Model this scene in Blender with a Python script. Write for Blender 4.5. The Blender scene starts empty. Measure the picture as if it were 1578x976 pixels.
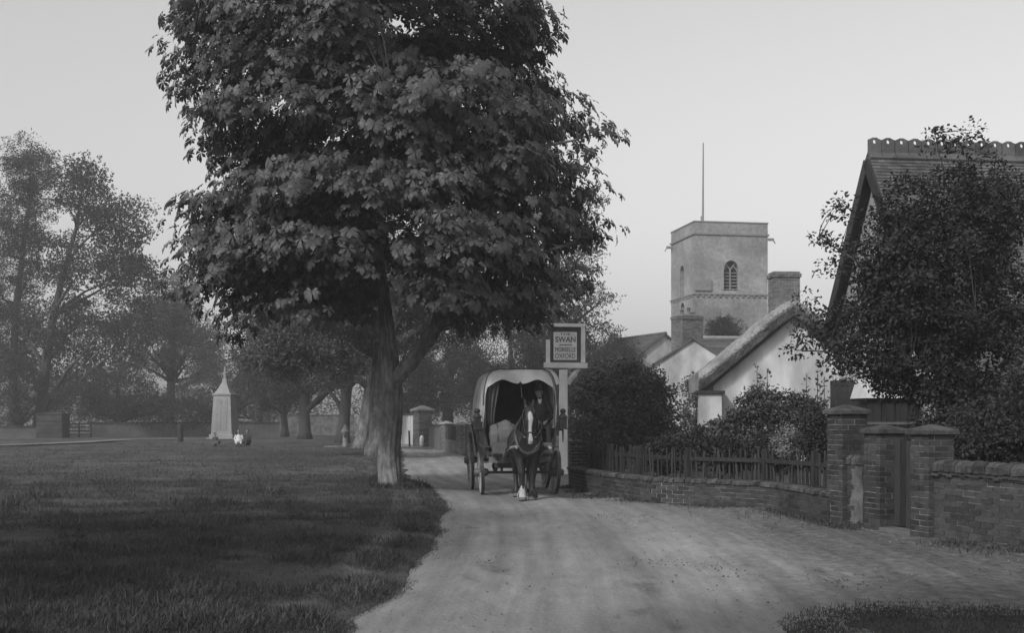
import bpy, math, random
import numpy as np
from mathutils import Vector, Matrix
from mathutils.geometry import tessellate_polygon

random.seed(7)
RNG = np.random.default_rng(7)
scene = bpy.context.scene
COL = scene.collection

# ------------------------------------------------------------------ camera
F, CX, HY, H = 1900.0, 789.0, 645.0, 1.6          # photo focal length, centre, horizon (px), eye height (m)
cam_d = bpy.data.cameras.new('camera')
cam = bpy.data.objects.new('camera', cam_d); COL.objects.link(cam)
cam.location = (0, 0, H); cam.rotation_euler = (math.radians(90), 0, 0)
cam_d.sensor_width = 36.0; cam_d.lens = 36.0 * F / 1578.0
cam_d.shift_y = (HY - 488.0) / 1578.0
cam_d.clip_start = 0.1; cam_d.clip_end = 2000
scene.camera = cam

# ------------------------------------------------------------------ sky, sun, exposure
SUN_EL = math.radians(38)
SUN_DIR = Vector((-0.62 * math.cos(SUN_EL), -0.78 * math.cos(SUN_EL), math.sin(SUN_EL))).normalized()
world = bpy.data.worlds.new('World'); scene.world = world; world.use_nodes = True
wn, wl = world.node_tree.nodes, world.node_tree.links
sky = wn.new('ShaderNodeTexSky'); sky.sky_type = 'NISHITA'; sky.sun_disc = False
sky.sun_elevation = SUN_EL; sky.sun_rotation = math.atan2(SUN_DIR.x, SUN_DIR.y)
sky.air_density = 1.6; sky.dust_density = 2.0; sky.ozone_density = 1.0
sep = wn.new('ShaderNodeSeparateColor')            # blue-sensitive plate: the sky as one grey
wl.new(sky.outputs['Color'], sep.inputs['Color'])
mean = wn.new('ShaderNodeMath'); mean.operation = 'MULTIPLY_ADD'; half_g = wn.new('ShaderNodeMath'); half_g.operation = 'MULTIPLY'
half_g.inputs[1].default_value = 0.32; mean.inputs[1].default_value = 0.68
wl.new(sep.outputs['Green'], half_g.inputs[0]); wl.new(sep.outputs['Blue'], mean.inputs[0]); wl.new(half_g.outputs[0], mean.inputs[2])
wl.new(mean.outputs[0], wn['Background'].inputs['Color'])
wn['Background'].inputs['Strength'].default_value = 0.119
sun_d = bpy.data.lights.new('sun', 'SUN'); sun_d.energy = 2.0; sun_d.angle = math.radians(7)
sun = bpy.data.objects.new('sun', sun_d); COL.objects.link(sun)
sun.rotation_euler = SUN_DIR.to_track_quat('Z', 'Y').to_euler(); sun.location = SUN_DIR * 60
vs = scene.view_settings
vs.view_transform = 'Standard'; vs.look = 'None'; vs.exposure = 0.34; vs.gamma = 1.0; vs.use_curve_mapping = False
cy = scene.cycles
cy.use_denoising = True; cy.max_bounces = 6; cy.diffuse_bounces = 3; cy.glossy_bounces = 2
cy.transmission_bounces = 4; cy.transparent_max_bounces = 6; cy.volume_bounces = 1

# ------------------------------------------------------------------ helpers
def gp(x, y):
    """ground point seen at photo pixel x, y"""
    Y = H * F / (y - HY)
    return ((x - CX) / F * Y, Y)

def at(x, y, Y):
    return np.array(((x - CX) / F * Y, Y, H - (y - HY) / F * Y))

def tag(o, label=None, cat=None, group=None, kind=None):
    for k, v in (('label', label), ('category', cat), ('group', group), ('kind', kind)):
        if v: o[k] = v
    return o

def thing(name, label, cat, loc=(0, 0, 0), rz=0.0, group=None):
    o = bpy.data.objects.new(name, None); COL.objects.link(o)
    o.empty_display_size = 0.2
    o.location = [float(c) for c in loc]; o.rotation_euler = (0, 0, rz)
    return tag(o, label, cat, group, 'thing')

def root_loc(p):
    if p is None: return np.zeros(3)
    while p.parent: p = p.parent
    return np.array(p.location)

def set_vals(me, vals):
    a = me.attributes.new('v', 'FLOAT', 'POINT')
    a.data.foreach_set('value', np.asarray(vals, dtype=np.float32))

def link(name, me, parent=None):
    o = bpy.data.objects.new(name, me); COL.objects.link(o)
    if parent is not None: o.parent = parent
    return o

def np_mesh(name, verts, faces, vals, mats, smooth=False, midx=None):
    """verts (n,3), faces (m,k) of one size"""
    verts = np.ascontiguousarray(verts, dtype=np.float32); faces = np.ascontiguousarray(faces, dtype=np.int32)
    me = bpy.data.meshes.new(name)
    me.vertices.add(len(verts)); me.vertices.foreach_set('co', verts.ravel())
    m, k = faces.shape
    me.loops.add(m * k); me.loops.foreach_set('vertex_index', faces.ravel())
    me.polygons.add(m); me.polygons.foreach_set('loop_start', np.arange(0, m * k, k, dtype=np.int32))
    me.polygons.foreach_set('loop_total', np.full(m, k, dtype=np.int32))
    me.polygons.foreach_set('use_smooth', np.full(m, smooth, dtype=bool))
    if midx is not None: me.polygons.foreach_set('material_index', np.asarray(midx, dtype=np.int32))
    me.update(calc_edges=True); me.validate()
    set_vals(me, vals)
    for mm in (mats if isinstance(mats, (list, tuple)) else [mats]): me.materials.append(mm)
    return me

class MB:
    """collects shapes; build() links them as one mesh object"""
    def __init__(s): s.v, s.f, s.a, s.m = [], [], [], []
    def add(s, verts, faces, val=1.0, mi=0):
        b = len(s.v)
        s.v += [tuple(map(float, p)) for p in verts]
        s.f += [tuple(b + i for i in f) for f in faces]
        s.a += [val] * len(verts); s.m += [mi] * len(faces)
        return s
    def box(s, c, size, rz=0.0, rx=0.0, ry=0.0, val=1.0, mi=0, taper=1.0):
        hx, hy, hz = size[0] / 2, size[1] / 2, size[2] / 2
        R = Matrix.Rotation(rz, 3, 'Z') @ Matrix.Rotation(ry, 3, 'Y') @ Matrix.Rotation(rx, 3, 'X')
        P = []
        for z, t in ((-hz, 1), (hz, taper)):
            for x, y in ((-hx, -hy), (hx, -hy), (hx, hy), (-hx, hy)):
                P.append(R @ Vector((x * t, y * t, z)) + Vector([float(q) for q in c]))
        return s.add(P, [(3, 2, 1, 0), (4, 5, 6, 7), (0, 1, 5, 4), (1, 2, 6, 5), (2, 3, 7, 6), (3, 0, 4, 7)], val, mi)
    def hexa(s, P, val=1.0, mi=0):
        return s.add(P, [(3, 2, 1, 0), (4, 5, 6, 7), (0, 1, 5, 4), (1, 2, 6, 5), (2, 3, 7, 6), (3, 0, 4, 7)], val, mi)
    def bar(s, a, b, w, h, val=1.0, mi=0):
        """rectangular bar from a to b, w across, h in the 'up' sense"""
        a, b = Vector([float(q) for q in a]), Vector([float(q) for q in b]); t = (b - a).normalized()
        up = Vector((0, 0, 1)) if abs(t.z) < 0.95 else Vector((0, 1, 0))
        r = t.cross(up).normalized(); u = r.cross(t).normalized()
        P = [p + r * sx * w / 2 + u * sz * h / 2 for p in (a, b) for sx, sz in ((-1, -1), (1, -1), (1, 1), (-1, 1))]
        return s.hexa(P, val, mi)
    def tube(s, pts, rad, n=8, caps=True, val=1.0, mi=0, ref=(1, 0, 0), wob=0.0):
        pts = [Vector([float(q) for q in p]) for p in pts]; b = len(s.v); N = len(pts)
        for i, p in enumerate(pts):
            t = (pts[min(i + 1, N - 1)] - pts[max(i - 1, 0)]).normalized()
            r = Vector(ref); r = r - t * r.dot(t)
            if r.length < 0.2: r = Vector((0, 1, 0)); r = r - t * r.dot(t)
            r.normalize(); u = t.cross(r)
            ra = rad[i] if hasattr(rad, '__len__') else rad
            ra, rb = ra if hasattr(ra, '__len__') else (ra, ra)
            for k in range(n):
                a = 2 * math.pi * k / n
                w = 1 + wob * (random.random() - .5)
                s.v.append(tuple(p + r * math.cos(a) * ra * w + u * math.sin(a) * rb * w)); s.a.append(val)
        for i in range(N - 1):
            for k in range(n):
                k2 = (k + 1) % n
                s.f.append((b + i * n + k, b + i * n + k2, b + (i + 1) * n + k2, b + (i + 1) * n + k)); s.m.append(mi)
        if caps:
            s.f.append(tuple(b + k for k in reversed(range(n)))); s.m.append(mi)
            s.f.append(tuple(b + (N - 1) * n + k for k in range(n))); s.m.append(mi)
        return s
    def lathe(s, prof, c=(0, 0, 0), n=16, val=1.0, mi=0, square=False):
        pts = [(c[0], c[1], c[2] + z) for r, z in prof]
        b = len(s.v)
        if square: n = 4
        for r, z in prof:
            for k in range(n):
                a = 2 * math.pi * (k + (0.5 if square else 0)) / n
                q = r * (math.sqrt(2) if square else 1)
                s.v.append((c[0] + q * math.cos(a), c[1] + q * math.sin(a), c[2] + z)); s.a.append(val)
        N = len(prof)
        for i in range(N - 1):
            for k in range(n):
                k2 = (k + 1) % n
                s.f.append((b + i * n + k, b + i * n + k2, b + (i + 1) * n + k2, b + (i + 1) * n + k)); s.m.append(mi)
        s.f.append(tuple(b + k for k in reversed(range(n)))); s.m.append(mi)
        s.f.append(tuple(b + (N - 1) * n + k for k in range(n))); s.m.append(mi)
        return s
    def prism(s, poly, o, u, v, depth, holes=(), val=1.0, mi=0, back=True):
        """2D outline (with holes) in the plane o + a*u + b*v, thickened by depth along -(u x v)"""
        o, u, v = Vector([float(q) for q in o]), Vector(u), Vector(v); nrm = u.cross(v).normalized()
        loops = [list(poly)] + [list(h) for h in holes]
        flat = [p for l in loops for p in l]
        tris = tessellate_polygon([[Vector((p[0], p[1], 0)) for p in l] for l in loops])
        fr = [o + u * p[0] + v * p[1] for p in flat]; n = len(flat)
        bk = [p - nrm * depth for p in fr]
        faces = []
        for t in tris:
            a, b_, c = (flat[i] for i in t)
            ccw = (b_[0] - a[0]) * (c[1] - a[1]) - (b_[1] - a[1]) * (c[0] - a[0]) > 0
            t = tuple(t) if ccw else tuple(reversed(t))
            faces.append(t)
            if back: faces.append(tuple(n + i for i in reversed(t)))
        st = 0
        for l in loops:
            for i in range(len(l)):
                a, b_ = st + i, st + (i + 1) % len(l)
                faces.append((a, n + a, n + b_, b_))
            st += len(l)
        return s.add(fr + bk, faces, val, mi)
    def build(s, name, mat, parent=None, smooth=False, world=True, recalc=True):
        me = bpy.data.meshes.new(name)
        off = root_loc(parent) if world else np.zeros(3)
        V = np.array(s.v) - off
        me.from_pydata(V.tolist(), [], s.f)
        if smooth: me.polygons.foreach_set('use_smooth', [True] * len(s.f))
        mats = mat if isinstance(mat, (list, tuple)) else [mat]
        for m in mats: me.materials.append(m)
        if len(mats) > 1: me.polygons.foreach_set('material_index', s.m)
        if recalc:
            import bmesh
            bm = bmesh.new(); bm.from_mesh(me); bmesh.ops.recalc_face_normals(bm, faces=bm.faces); bm.to_mesh(me); bm.free()
        set_vals(me, s.a)
        me.update()
        return link(name, me, parent)

# ------------------------------------------------------------------ materials (a grey photograph: every base colour is a grey)
def mat(name, base, var=0.25, scale=6.0, bump=0.0, bscale=40.0, rough=0.85, spec=0.25, stain=0.0, stscale=0.7,
        trans=0.0, stretch=(1, 1, 1), vpow=True, detail=5.0):
    m = bpy.data.materials.new(name); m.use_nodes = True
    n, l = m.node_tree.nodes, m.node_tree.links
    bs = n['Principled BSDF']; out = n['Material Output']
    bs.inputs['Roughness'].default_value = rough; bs.inputs['Specular IOR Level'].default_value = spec
    geo = n.new('ShaderNodeNewGeometry'); mp = n.new('ShaderNodeMapping'); mp.inputs['Scale'].default_value = stretch
    l.new(geo.outputs['Position'], mp.inputs['Vector'])
    nz = n.new('ShaderNodeTexNoise'); nz.inputs['Scale'].default_value = scale; nz.inputs['Detail'].default_value = detail
    nz.inputs['Roughness'].default_value = 0.6
    l.new(mp.outputs['Vector'], nz.inputs['Vector'])
    r = n.new('ShaderNodeMapRange'); r.inputs['From Min'].default_value = 0.25; r.inputs['From Max'].default_value = 0.75
    r.inputs['To Min'].default_value = base * (1 - var); r.inputs['To Max'].default_value = base * (1 + var)
    l.new(nz.outputs['Fac'], r.inputs['Value'])
    cur = r.outputs['Result']
    at_ = n.new('ShaderNodeAttribute'); at_.attribute_name = 'v'
    mu = n.new('ShaderNodeMath'); mu.operation = 'MULTIPLY'; l.new(cur, mu.inputs[0]); l.new(at_.outputs['Fac'], mu.inputs[1]); cur = mu.outputs[0]
    if stain > 0:
        n2 = n.new('ShaderNodeTexNoise'); n2.inputs['Scale'].default_value = stscale; n2.inputs['Detail'].default_value = 6
        l.new(mp.outputs['Vector'], n2.inputs['Vector'])
        r2 = n.new('ShaderNodeMapRange'); r2.inputs['From Min'].default_value = 0.35; r2.inputs['From Max'].default_value = 0.65
        r2.inputs['To Min'].default_value = 1 - stain; r2.inputs['To Max'].default_value = 1 + stain * 0.5
        l.new(n2.outputs['Fac'], r2.inputs['Value'])
        m2 = n.new('ShaderNodeMath'); m2.operation = 'MULTIPLY'; l.new(cur, m2.inputs[0]); l.new(r2.outputs['Result'], m2.inputs[1]); cur = m2.outputs[0]
    l.new(cur, bs.inputs['Base Color'])
    if bump > 0:
        nb = n.new('ShaderNodeTexNoise'); nb.inputs['Scale'].default_value = bscale; nb.inputs['Detail'].default_value = 4
        l.new(mp.outputs['Vector'], nb.inputs['Vector'])
        bp = n.new('ShaderNodeBump'); bp.inputs['Strength'].default_value = bump; bp.inputs['Distance'].default_value = 0.02
        l.new(nb.outputs['Fac'], bp.inputs['Height']); l.new(bp.outputs['Normal'], bs.inputs['Normal'])
    if trans > 0:
        tr = n.new('ShaderNodeBsdfTranslucent'); l.new(cur, tr.inputs['Color'])
        mx = n.new('ShaderNodeMixShader'); mx.inputs['Fac'].default_value = trans
        l.new(bs.outputs['BSDF'], mx.inputs[1]); l.new(tr.outputs['BSDF'], mx.inputs[2]); l.new(mx.outputs['Shader'], out.inputs['Surface'])
    return m

M = dict(
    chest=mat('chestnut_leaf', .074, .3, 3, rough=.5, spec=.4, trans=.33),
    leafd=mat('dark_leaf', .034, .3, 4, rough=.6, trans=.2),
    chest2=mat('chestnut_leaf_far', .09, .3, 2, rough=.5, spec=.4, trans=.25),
    leafm=mat('mid_leaf', .044, .3, 2, rough=.6, trans=.25),
    leafp=mat('pale_leaf', .12, .3, 1, rough=.6, trans=.3),
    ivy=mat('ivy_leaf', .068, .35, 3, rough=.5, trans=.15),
    bark=mat('chestnut_bark', .17, .55, 11, 1.0, 26, stretch=(1, 1, .45), stain=.5, stscale=3.2),
    barkd=mat('dark_bark', .05, .35, 8, .6, 20, stretch=(1, 1, .3)),
    grass=mat('grass_blade', .064, .35, 1.2, rough=.7, trans=.2),
    lawn=mat('lawn_turf', .064, .5, 2.2, .8, 14, stain=.45, stscale=.28),
    earth=mat('earth', .09, .3, 1.5, .6, 12),
    road=None,
    stone=mat('pale_stone', .235, .15, 5, .3, 30, stain=.2),
    gravel=mat('road_stone', .2, .4, 30, .3, 60),
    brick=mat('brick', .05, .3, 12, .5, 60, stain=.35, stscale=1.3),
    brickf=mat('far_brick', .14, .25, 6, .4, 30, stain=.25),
    mortar=mat('mortar', .27, .3, 14, .5, 50, stain=.45, stscale=1.1),
    cope=mat('mossy_coping', .07, .5, 9, .7, 35, stain=.4, stscale=3),
    render=mat('lime_render', .5, .14, 2, .5, 14, stain=.3, stscale=1.1, stretch=(1, 1, .45)),
    render2=mat('grey_limewash', .40, .14, 2, .5, 14, stain=.34, stscale=1.0, stretch=(1, 1, .45)),
    renderw=mat('worn_render', .12, .35, 6, .5, 25, stain=.5, stscale=2.2),
    church=mat('tower_rubble', .25, .3, 3.5, .8, 9, stain=.34, stscale=.35),
    churchd=mat('tower_dressing', .2, .25, 5, .4, 20),
    thatch=mat('thatch', .24, .4, 16, .9, 50, stretch=(1, .25, 1), stain=.35, stscale=1.5),
    tile=mat('roof_tile', .1, .3, 8, .4, 40, stain=.35, stscale=.9),
    slate=mat('slate', .11, .3, 6, .3, 30, rough=.6, stain=.3),
    wood=mat('weathered_wood', .03, .4, 9, .4, 30, stretch=(1, 1, .2)),
    woodp=mat('painted_wood', .032, .25, 9, .2, 30, rough=.5, stretch=(1, 1, .3)),
    white=mat('white_paint', .8, .08, 7, .15, 40, rough=.55, stain=.14, stscale=2.5),
    signd=mat('sign_dark', .09, .2, 5, .1, 40, rough=.5),
    signw=mat('sign_white', .75, .1, 9, .1, 40, rough=.5),
    letter=mat('sign_letter', .12, .1, 9, 0, 40, rough=.5),
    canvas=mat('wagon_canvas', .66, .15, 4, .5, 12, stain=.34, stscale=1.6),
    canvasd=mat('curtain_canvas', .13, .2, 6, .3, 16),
    wag=mat('wagon_paint', .07, .4, 8, .2, 30, rough=.5, spec=.4),
    wagp=mat('worn_wheel_paint', .26, .45, 10, .3, 40, stain=.4, stscale=4),
    iron=mat('dark_iron', .035, .3, 9, .2, 40, rough=.45, spec=.5),
    leather=mat('leather', .03, .3, 12, .2, 60, rough=.45, spec=.5),
    brass=mat('brass', .3, .2, 12, 0, 60, rough=.35, spec=.6),
    sack=mat('sackcloth', .13, .3, 8, .5, 30, stretch=(.4, 1, 2)),
    label=mat('paper', .6, .05, 9),
    horse=mat('horse_coat', .014, .3, 8, .2, 60, rough=.5, spec=.4),
    horsew=mat('horse_white', .36, .15, 12, .2, 60),
    hoof=mat('hoof', .13, .3, 12),
    hair=mat('horse_hair', .02, .4, 30, .6, 50, stretch=(1, 1, .15)),
    suit=mat('dark_suit', .035, .25, 9, .3, 50),
    cloth=mat('mid_cloth', .09, .25, 9, .3, 50),
    skin=mat('skin', .17, .1, 9),
    linen=mat('white_linen', .5, .08, 9, .3, 40),
    glass=mat('window_glass', .02, .2, 3, rough=.08, spec=.8),
    hole=mat('dark_interior', .02, .2, 3),
    lead=mat('lead_sheet', .5, .12, 5, .15, 20, rough=.5),
    pathm=mat('pale_path', .17, .2, 2, .2, 20),
    pole=mat('flag_pole', .22, .1, 9),
)

def road_material():
    m = bpy.data.materials.new('dirt_road'); m.use_nodes = True
    n, l = m.node_tree.nodes, m.node_tree.links
    bs = n['Principled BSDF']; bs.inputs['Roughness'].default_value = .95; bs.inputs['Specular IOR Level'].default_value = .15
    uv = n.new('ShaderNodeUVMap'); uv.uv_map = 'UVMap'
    geo = n.new('ShaderNodeNewGeometry')
    def noise(src, scale, det, st=None):
        x = n.new('ShaderNodeTexNoise'); x.inputs['Scale'].default_value = scale; x.inputs['Detail'].default_value = det; x.inputs['Roughness'].default_value = .62
        if st:
            mp = n.new('ShaderNodeMapping'); mp.inputs['Scale'].default_value = st; l.new(src, mp.inputs['Vector']); src = mp.outputs['Vector']
        l.new(src, x.inputs['Vector']); return x.outputs['Fac']
    def rng(f, a, b, lo=.3, hi=.7):
        r = n.new('ShaderNodeMapRange'); r.inputs['From Min'].default_value = lo; r.inputs['From Max'].default_value = hi
        r.inputs['To Min'].default_value = a; r.inputs['To Max'].default_value = b; l.new(f, r.inputs['Value']); return r.outputs['Result']
    def mul(a, b):
        x = n.new('ShaderNodeMath'); x.operation = 'MULTIPLY'; l.new(a, x.inputs[0]); l.new(b, x.inputs[1]); return x.outputs[0]
    streak = rng(noise(uv.outputs['UV'], 1.0, 5, (3.2, .10, 1)), .72, 1.25)       # wheel tracks along the road
    patch = mul(rng(noise(geo.outputs['Position'], .6, 5, (1, .35, 1)), .8, 1.2), rng(noise(geo.outputs['Position'], 5.0, 5, (1, .3, 1)), .86, 1.13))
    grit = rng(noise(geo.outputs['Position'], 45, 3), .86, 1.12)
    dung = rng(noise(geo.outputs['Position'], 1.3, 6, (1, .5, 1)), .62, 1.0, .30, .40)
    at_ = n.new('ShaderNodeAttribute'); at_.attribute_name = 'v'
    sx_ = n.new('ShaderNodeSeparateXYZ'); l.new(uv.outputs['UV'], sx_.inputs[0])
    side_ = rng(sx_.outputs['X'], 0, 1, 2.6, 5.0)                 # rougher, unrolled ground towards the gates
    clod = rng(noise(geo.outputs['Position'], 9, 8, (1, .6, 1)), .45, 1.3)
    mixr = n.new('ShaderNodeMix'); mixr.data_type = 'FLOAT'; l.new(side_, mixr.inputs[0]); mixr.inputs[2].default_value = 1.0; l.new(clod, mixr.inputs[3])
    c = mul(mul(mul(mul(mul(streak, patch), grit), dung), at_.outputs['Fac']), mixr.outputs[0])
    l.new(c, bs.inputs['Base Color'])
    bp = n.new('ShaderNodeBump'); bp.inputs['Strength'].default_value = .8; bp.inputs['Distance'].default_value = .035
    l.new(noise(geo.outputs['Position'], 16, 8), bp.inputs['Height']); l.new(bp.outputs['Normal'], bs.inputs['Normal'])
    return m
M['road'] = road_material()

# ------------------------------------------------------------------ setting: ground, road, lawn, path
def smooth_noise(x, y, seed=0, freq=1.0):
    r = np.random.default_rng(seed); t = np.zeros_like(x, dtype=float)
    for k in range(7):
        a = r.uniform(0, 2 * math.pi); f = freq * r.uniform(.5, 2.2); p = r.uniform(0, 6.28)
        t = t + np.sin((x * math.cos(a) + y * math.sin(a)) * f + p)
    return t / 3.7

def grid_mesh(name, X, Y, Z, vals, m, uv=None):
    """X, Y, Z arrays (rows, cols)"""
    R, C = X.shape
    V = np.stack([X, Y, Z], -1).reshape(-1, 3)
    i = np.arange(R * C).reshape(R, C)
    Fq = np.stack([i[:-1, :-1], i[:-1, 1:], i[1:, 1:], i[1:, :-1]], -1).reshape(-1, 4)
    me = np_mesh(name, V, Fq, np.broadcast_to(vals, X.shape).reshape(-1), m, smooth=True)
    if uv is not None:
        U = np.stack([uv[0], uv[1]], -1).reshape(-1, 2)
        lay = me.uv_layers.new(name='UVMap'); lay.data.foreach_set('uv', U[Fq.ravel()].astype(np.float32).ravel())
    return tag(link(name, me), kind='structure')

LEFT = np.array([(3, -1.35), (9.8, -1.2), (12.9, -1.02), (17, -.98), (21, -1.08), (24.3, -1.26), (29.5, -2.0), (33.8, -2.8), (46.8, -4.05),
                 (60.8, -5.35), (76, -7.0), (95, -10), (120, -16)])
RIGHT = np.array([(3, 12.0), (12, 7.2), (16.4, 5.7), (18.8, 4.95), (21.5, 4.6), (23.4, 2.75), (25.3, 2.1), (28.4, 1.5), (29.5, 3.2), (38, 4.2), (44, -.9),
                  (55, -2.7), (67, -4.2), (76, -5.6), (95, -8), (120, -13)])
def xl(Y): return np.interp(Y, LEFT[:, 0], LEFT[:, 1])
def xr(Y): return np.interp(Y, RIGHT[:, 0], RIGHT[:, 1])

g = np.linspace(-260, 260, 60)
GX, GY = np.meshgrid(g, g + 40)
grid_mesh('ground', GX, GY, np.full_like(GX, -.03), 1.0, M['lawn'])

ys = np.concatenate([np.arange(3, 32, .12), np.arange(32, 120, .6)])
u = np.linspace(0, 1, 60)
YY = np.repeat(ys[:, None], 60, 1)
L_, R_ = xl(ys)[:, None] - .7, xr(ys)[:, None] + .25
XX = L_ + (R_ - L_) * u[None, :]
rut = .016 * np.sin((XX - xl(YY)) * 3.9 + .5 * smooth_noise(XX * .2, YY * .15, 3)) + .005 * smooth_noise(XX, YY * .4, 4, 1.6)
across = np.clip((XX - xl(YY)) / 4.0, 0, 2)
tone = .235 * (1 - .42 * np.clip((across - .75) / .7, 0, 1)) * (1 + .07 * smooth_noise(XX, YY, 8, .9))
grid_mesh('road', XX, YY, rut, tone, M['road'], (XX - xl(YY), YY))

# lawn sheet: turf edge stands a little proud of the road
ys = np.concatenate([np.arange(3, 34, .14), np.arange(34, 130, .8)])
tt = np.concatenate([np.linspace(0, 1.2, 14), np.linspace(1.5, 14, 50), np.linspace(15, 120, 40)])
YY = np.repeat(ys[:, None], len(tt), 1)
def xe(y): return xl(y) + .10 * smooth_noise(y * 2.1, y * 0, 11) + .06 * smooth_noise(y * 6.3, y * 0, 12)
edge = xe(ys)
XX = edge[:, None] - tt[None, :]
LZ = lambda x, y, t: (.0 + .08 * (1 - np.exp(-t / .45))) + .035 * smooth_noise(x, y, 21, .8) * np.clip(t / 1.5, 0, 1) + .02 * smooth_noise(x, y, 22, 2.6) * np.clip(t, 0, 1)
ZZ = LZ(XX, YY, tt[None, :]); ZZ[:, 0] = -.02
def worn(x, y, t):
    w_ = np.exp(-((t - .62 - .10 * smooth_noise(y * .5, y * 0, 41)) / .13) ** 2) * np.clip(.55 + .6 * smooth_noise(y * .7, y * 0, 42), 0, 1) * (y > 10)
    w_ = np.maximum(w_, .8 * np.exp(-(t / .12) ** 2) * np.clip(.4 + .7 * smooth_noise(y * 1.7, y * 0, 43), 0, 1))
    return np.maximum(w_, np.clip(smooth_noise(x, y, 44, .55) - 1.15, 0, .6))
grid_mesh('lawn', XX, YY, ZZ, 1 + 1.3 * worn(XX, YY, tt[None, :]) + .18 * smooth_noise(XX, YY, 45, .35), M['lawn'])
# dark grassy corner where the near verge runs into the road
ys = np.linspace(3, 10.9, 60); cu = np.linspace(0, 1, 50)
e1 = 2.1 + .25 * smooth_noise(ys * 1.5, ys * 0, 51)
XX = e1[:, None] + cu[None, :] * 6.5; YY = np.repeat(ys[:, None], 50, 1)
YY = YY - np.clip(YY - 8, 0, 3) / 2.9 * (.35 + .3 * smooth_noise(XX * 1.3, XX * 0, 52))
dd = np.minimum(np.clip((XX - e1[:, None]) / .8, 0, 1), np.clip((10.35 - YY) / .6, 0, 1))
grid_mesh('verge', XX, YY, -.03 + .045 * dd + .018 * smooth_noise(XX, YY, 53, 3.0) + .015 * smooth_noise(XX, YY, 54, 8.0), .9, M['lawn'])

def strip(name, pts, w, z, m, val=1.0):
    pts = np.array(pts, float); d = np.gradient(pts, axis=0); d /= np.linalg.norm(d, axis=1)[:, None]
    nn = np.stack([-d[:, 1], d[:, 0]], -1)
    uu = np.linspace(-.5, .5, 5)
    X = pts[:, 0:1] + nn[:, 0:1] * uu * w; Y = pts[:, 1:2] + nn[:, 1:2] * uu * w
    return grid_mesh(name, X, Y, np.full_like(X, z), val, m)
pp = [gp(-40, 692), gp(20, 690), gp(80, 688), gp(130, 685.5), gp(200, 681), gp(275, 680), gp(330, 680)]
strip('path', pp, 1.3, .17, M['pathm'])

# ------------------------------------------------------------------ foliage machinery
def scatter(base_v, base_f, pos, mats3, vals):
    """base leaf (k,3), faces (m,q); pos (n,3); mats3 (n,3,3) columns are the leaf axes"""
    n, k = len(pos), len(base_v)
    V = np.einsum('nij,kj->nki', mats3, base_v) + pos[:, None, :]
    Fc = base_f[None] + (np.arange(n) * k)[:, None, None]
    return V.reshape(-1, 3), Fc.reshape(-1, base_f.shape[1]), np.repeat(vals, k)

def frames(nrm, rng, along=None):
    """orthonormal frames: third column = nrm, first = 'along' projected, or random"""
    nrm = nrm / np.linalg.norm(nrm, axis=1)[:, None]
    a = rng.normal(size=nrm.shape) if along is None else along
    x = a - nrm * np.sum(a * nrm, 1)[:, None]; x /= (np.linalg.norm(x, axis=1)[:, None] + 1e-9)
    y = np.cross(nrm, x)
    return np.stack([x, y, nrm], -1)

OVAL_V = np.array([(0, 0, 0), (.45, .27, .06), (1, 0, -.08), (.5, -.27, .06)]); OVAL_F = np.array([(0, 3, 2, 1)])
NARROW_V = OVAL_V * np.array((1, .5, 1)); SPRAY_V = []
def spray(k, seed, spread=.7):
    """a small spray of k leaves on one twig: reads as foliage from far off"""
    r = np.random.default_rng(seed); V, Fs = [], []
    for i in range(k):
        c = np.array((r.uniform(0, 1), r.uniform(-.35, .35), r.uniform(-.25, .25)))
        M3 = frames(r.normal(size=(1, 3)) + np.array([[0, 0, .8]]), r)[0]
        V.append(OVAL_V @ M3.T * r.uniform(.35, .55) + c); Fs.append(OVAL_F + 4 * i)
    return np.concatenate(V), np.concatenate(Fs)

def palmate(seed, k=7):
    r = np.random.default_rng(seed); V, Fs = [], []
    for i in range(k):
        a = math.radians(-118 + 236 * i / (k - 1) + r.uniform(-7, 7))
        ln = (1.0 - .38 * abs(i - (k - 1) / 2) / ((k - 1) / 2)) * r.uniform(.9, 1.08)
        w = .235 * ln; d = np.array((math.cos(a), math.sin(a))); p = np.array((-d[1], d[0])); dr = r.uniform(.2, .4)
        z = lambda s: .06 - dr * (s * ln) ** 2
        b = len(V) * 1
        for s, q in ((.04, 0), (.42, .55), (.72, 1), (1, 0), (.72, -1), (.42, -.55)):
            xy = d * s * ln + p * q * w
            V.append((xy[0], xy[1], z(s) + (.05 * abs(q))))
        Fs += [(b, b + 5, b + 1), (b + 1, b + 5, b + 4), (b + 1, b + 4, b + 2), (b + 2, b + 4, b + 3)]
    return np.array(V), np.array(Fs)
# ------------------------------------------------------------------ trees
def bez(a, b, c, n):
    t = np.linspace(0, 1, n)[:, None]
    return (1 - t) ** 2 * a + 2 * t * (1 - t) * b + t ** 2 * c

def clusters_in(ells, n, rng, shell=.45, gap=0.0, seed=1):
    """cluster centres in a union of ellipsoids (centre, radii, weight), denser towards the surface"""
    w = np.array([e[2] if len(e) > 2 else np.prod(e[1]) ** (2 / 3) for e in ells]); w = w / w.sum()
    out = []
    for e, k in zip(ells, np.maximum(1, (w * n).astype(int))):
        d = rng.normal(size=(k * 3, 3)); d /= np.linalg.norm(d, axis=1)[:, None]
        rr = (shell ** 3 + (1 - shell ** 3) * rng.uniform(size=k * 3)) ** (1 / 3)
        p = np.array(e[0]) + d * rr[:, None] * np.array(e[1])
        if gap > 0:
            s = np.max(e[1])
            q = smooth_noise(p[:, 0] * 3 / s + p[:, 2] * 1.3 / s, p[:, 1] * 3 / s + p[:, 2] * 4.5 / s, seed, 1.0)
            p = p[q > -1 + 2 * gap * .8]
        out.append(p[:k])
    return np.concatenate(out)

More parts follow.
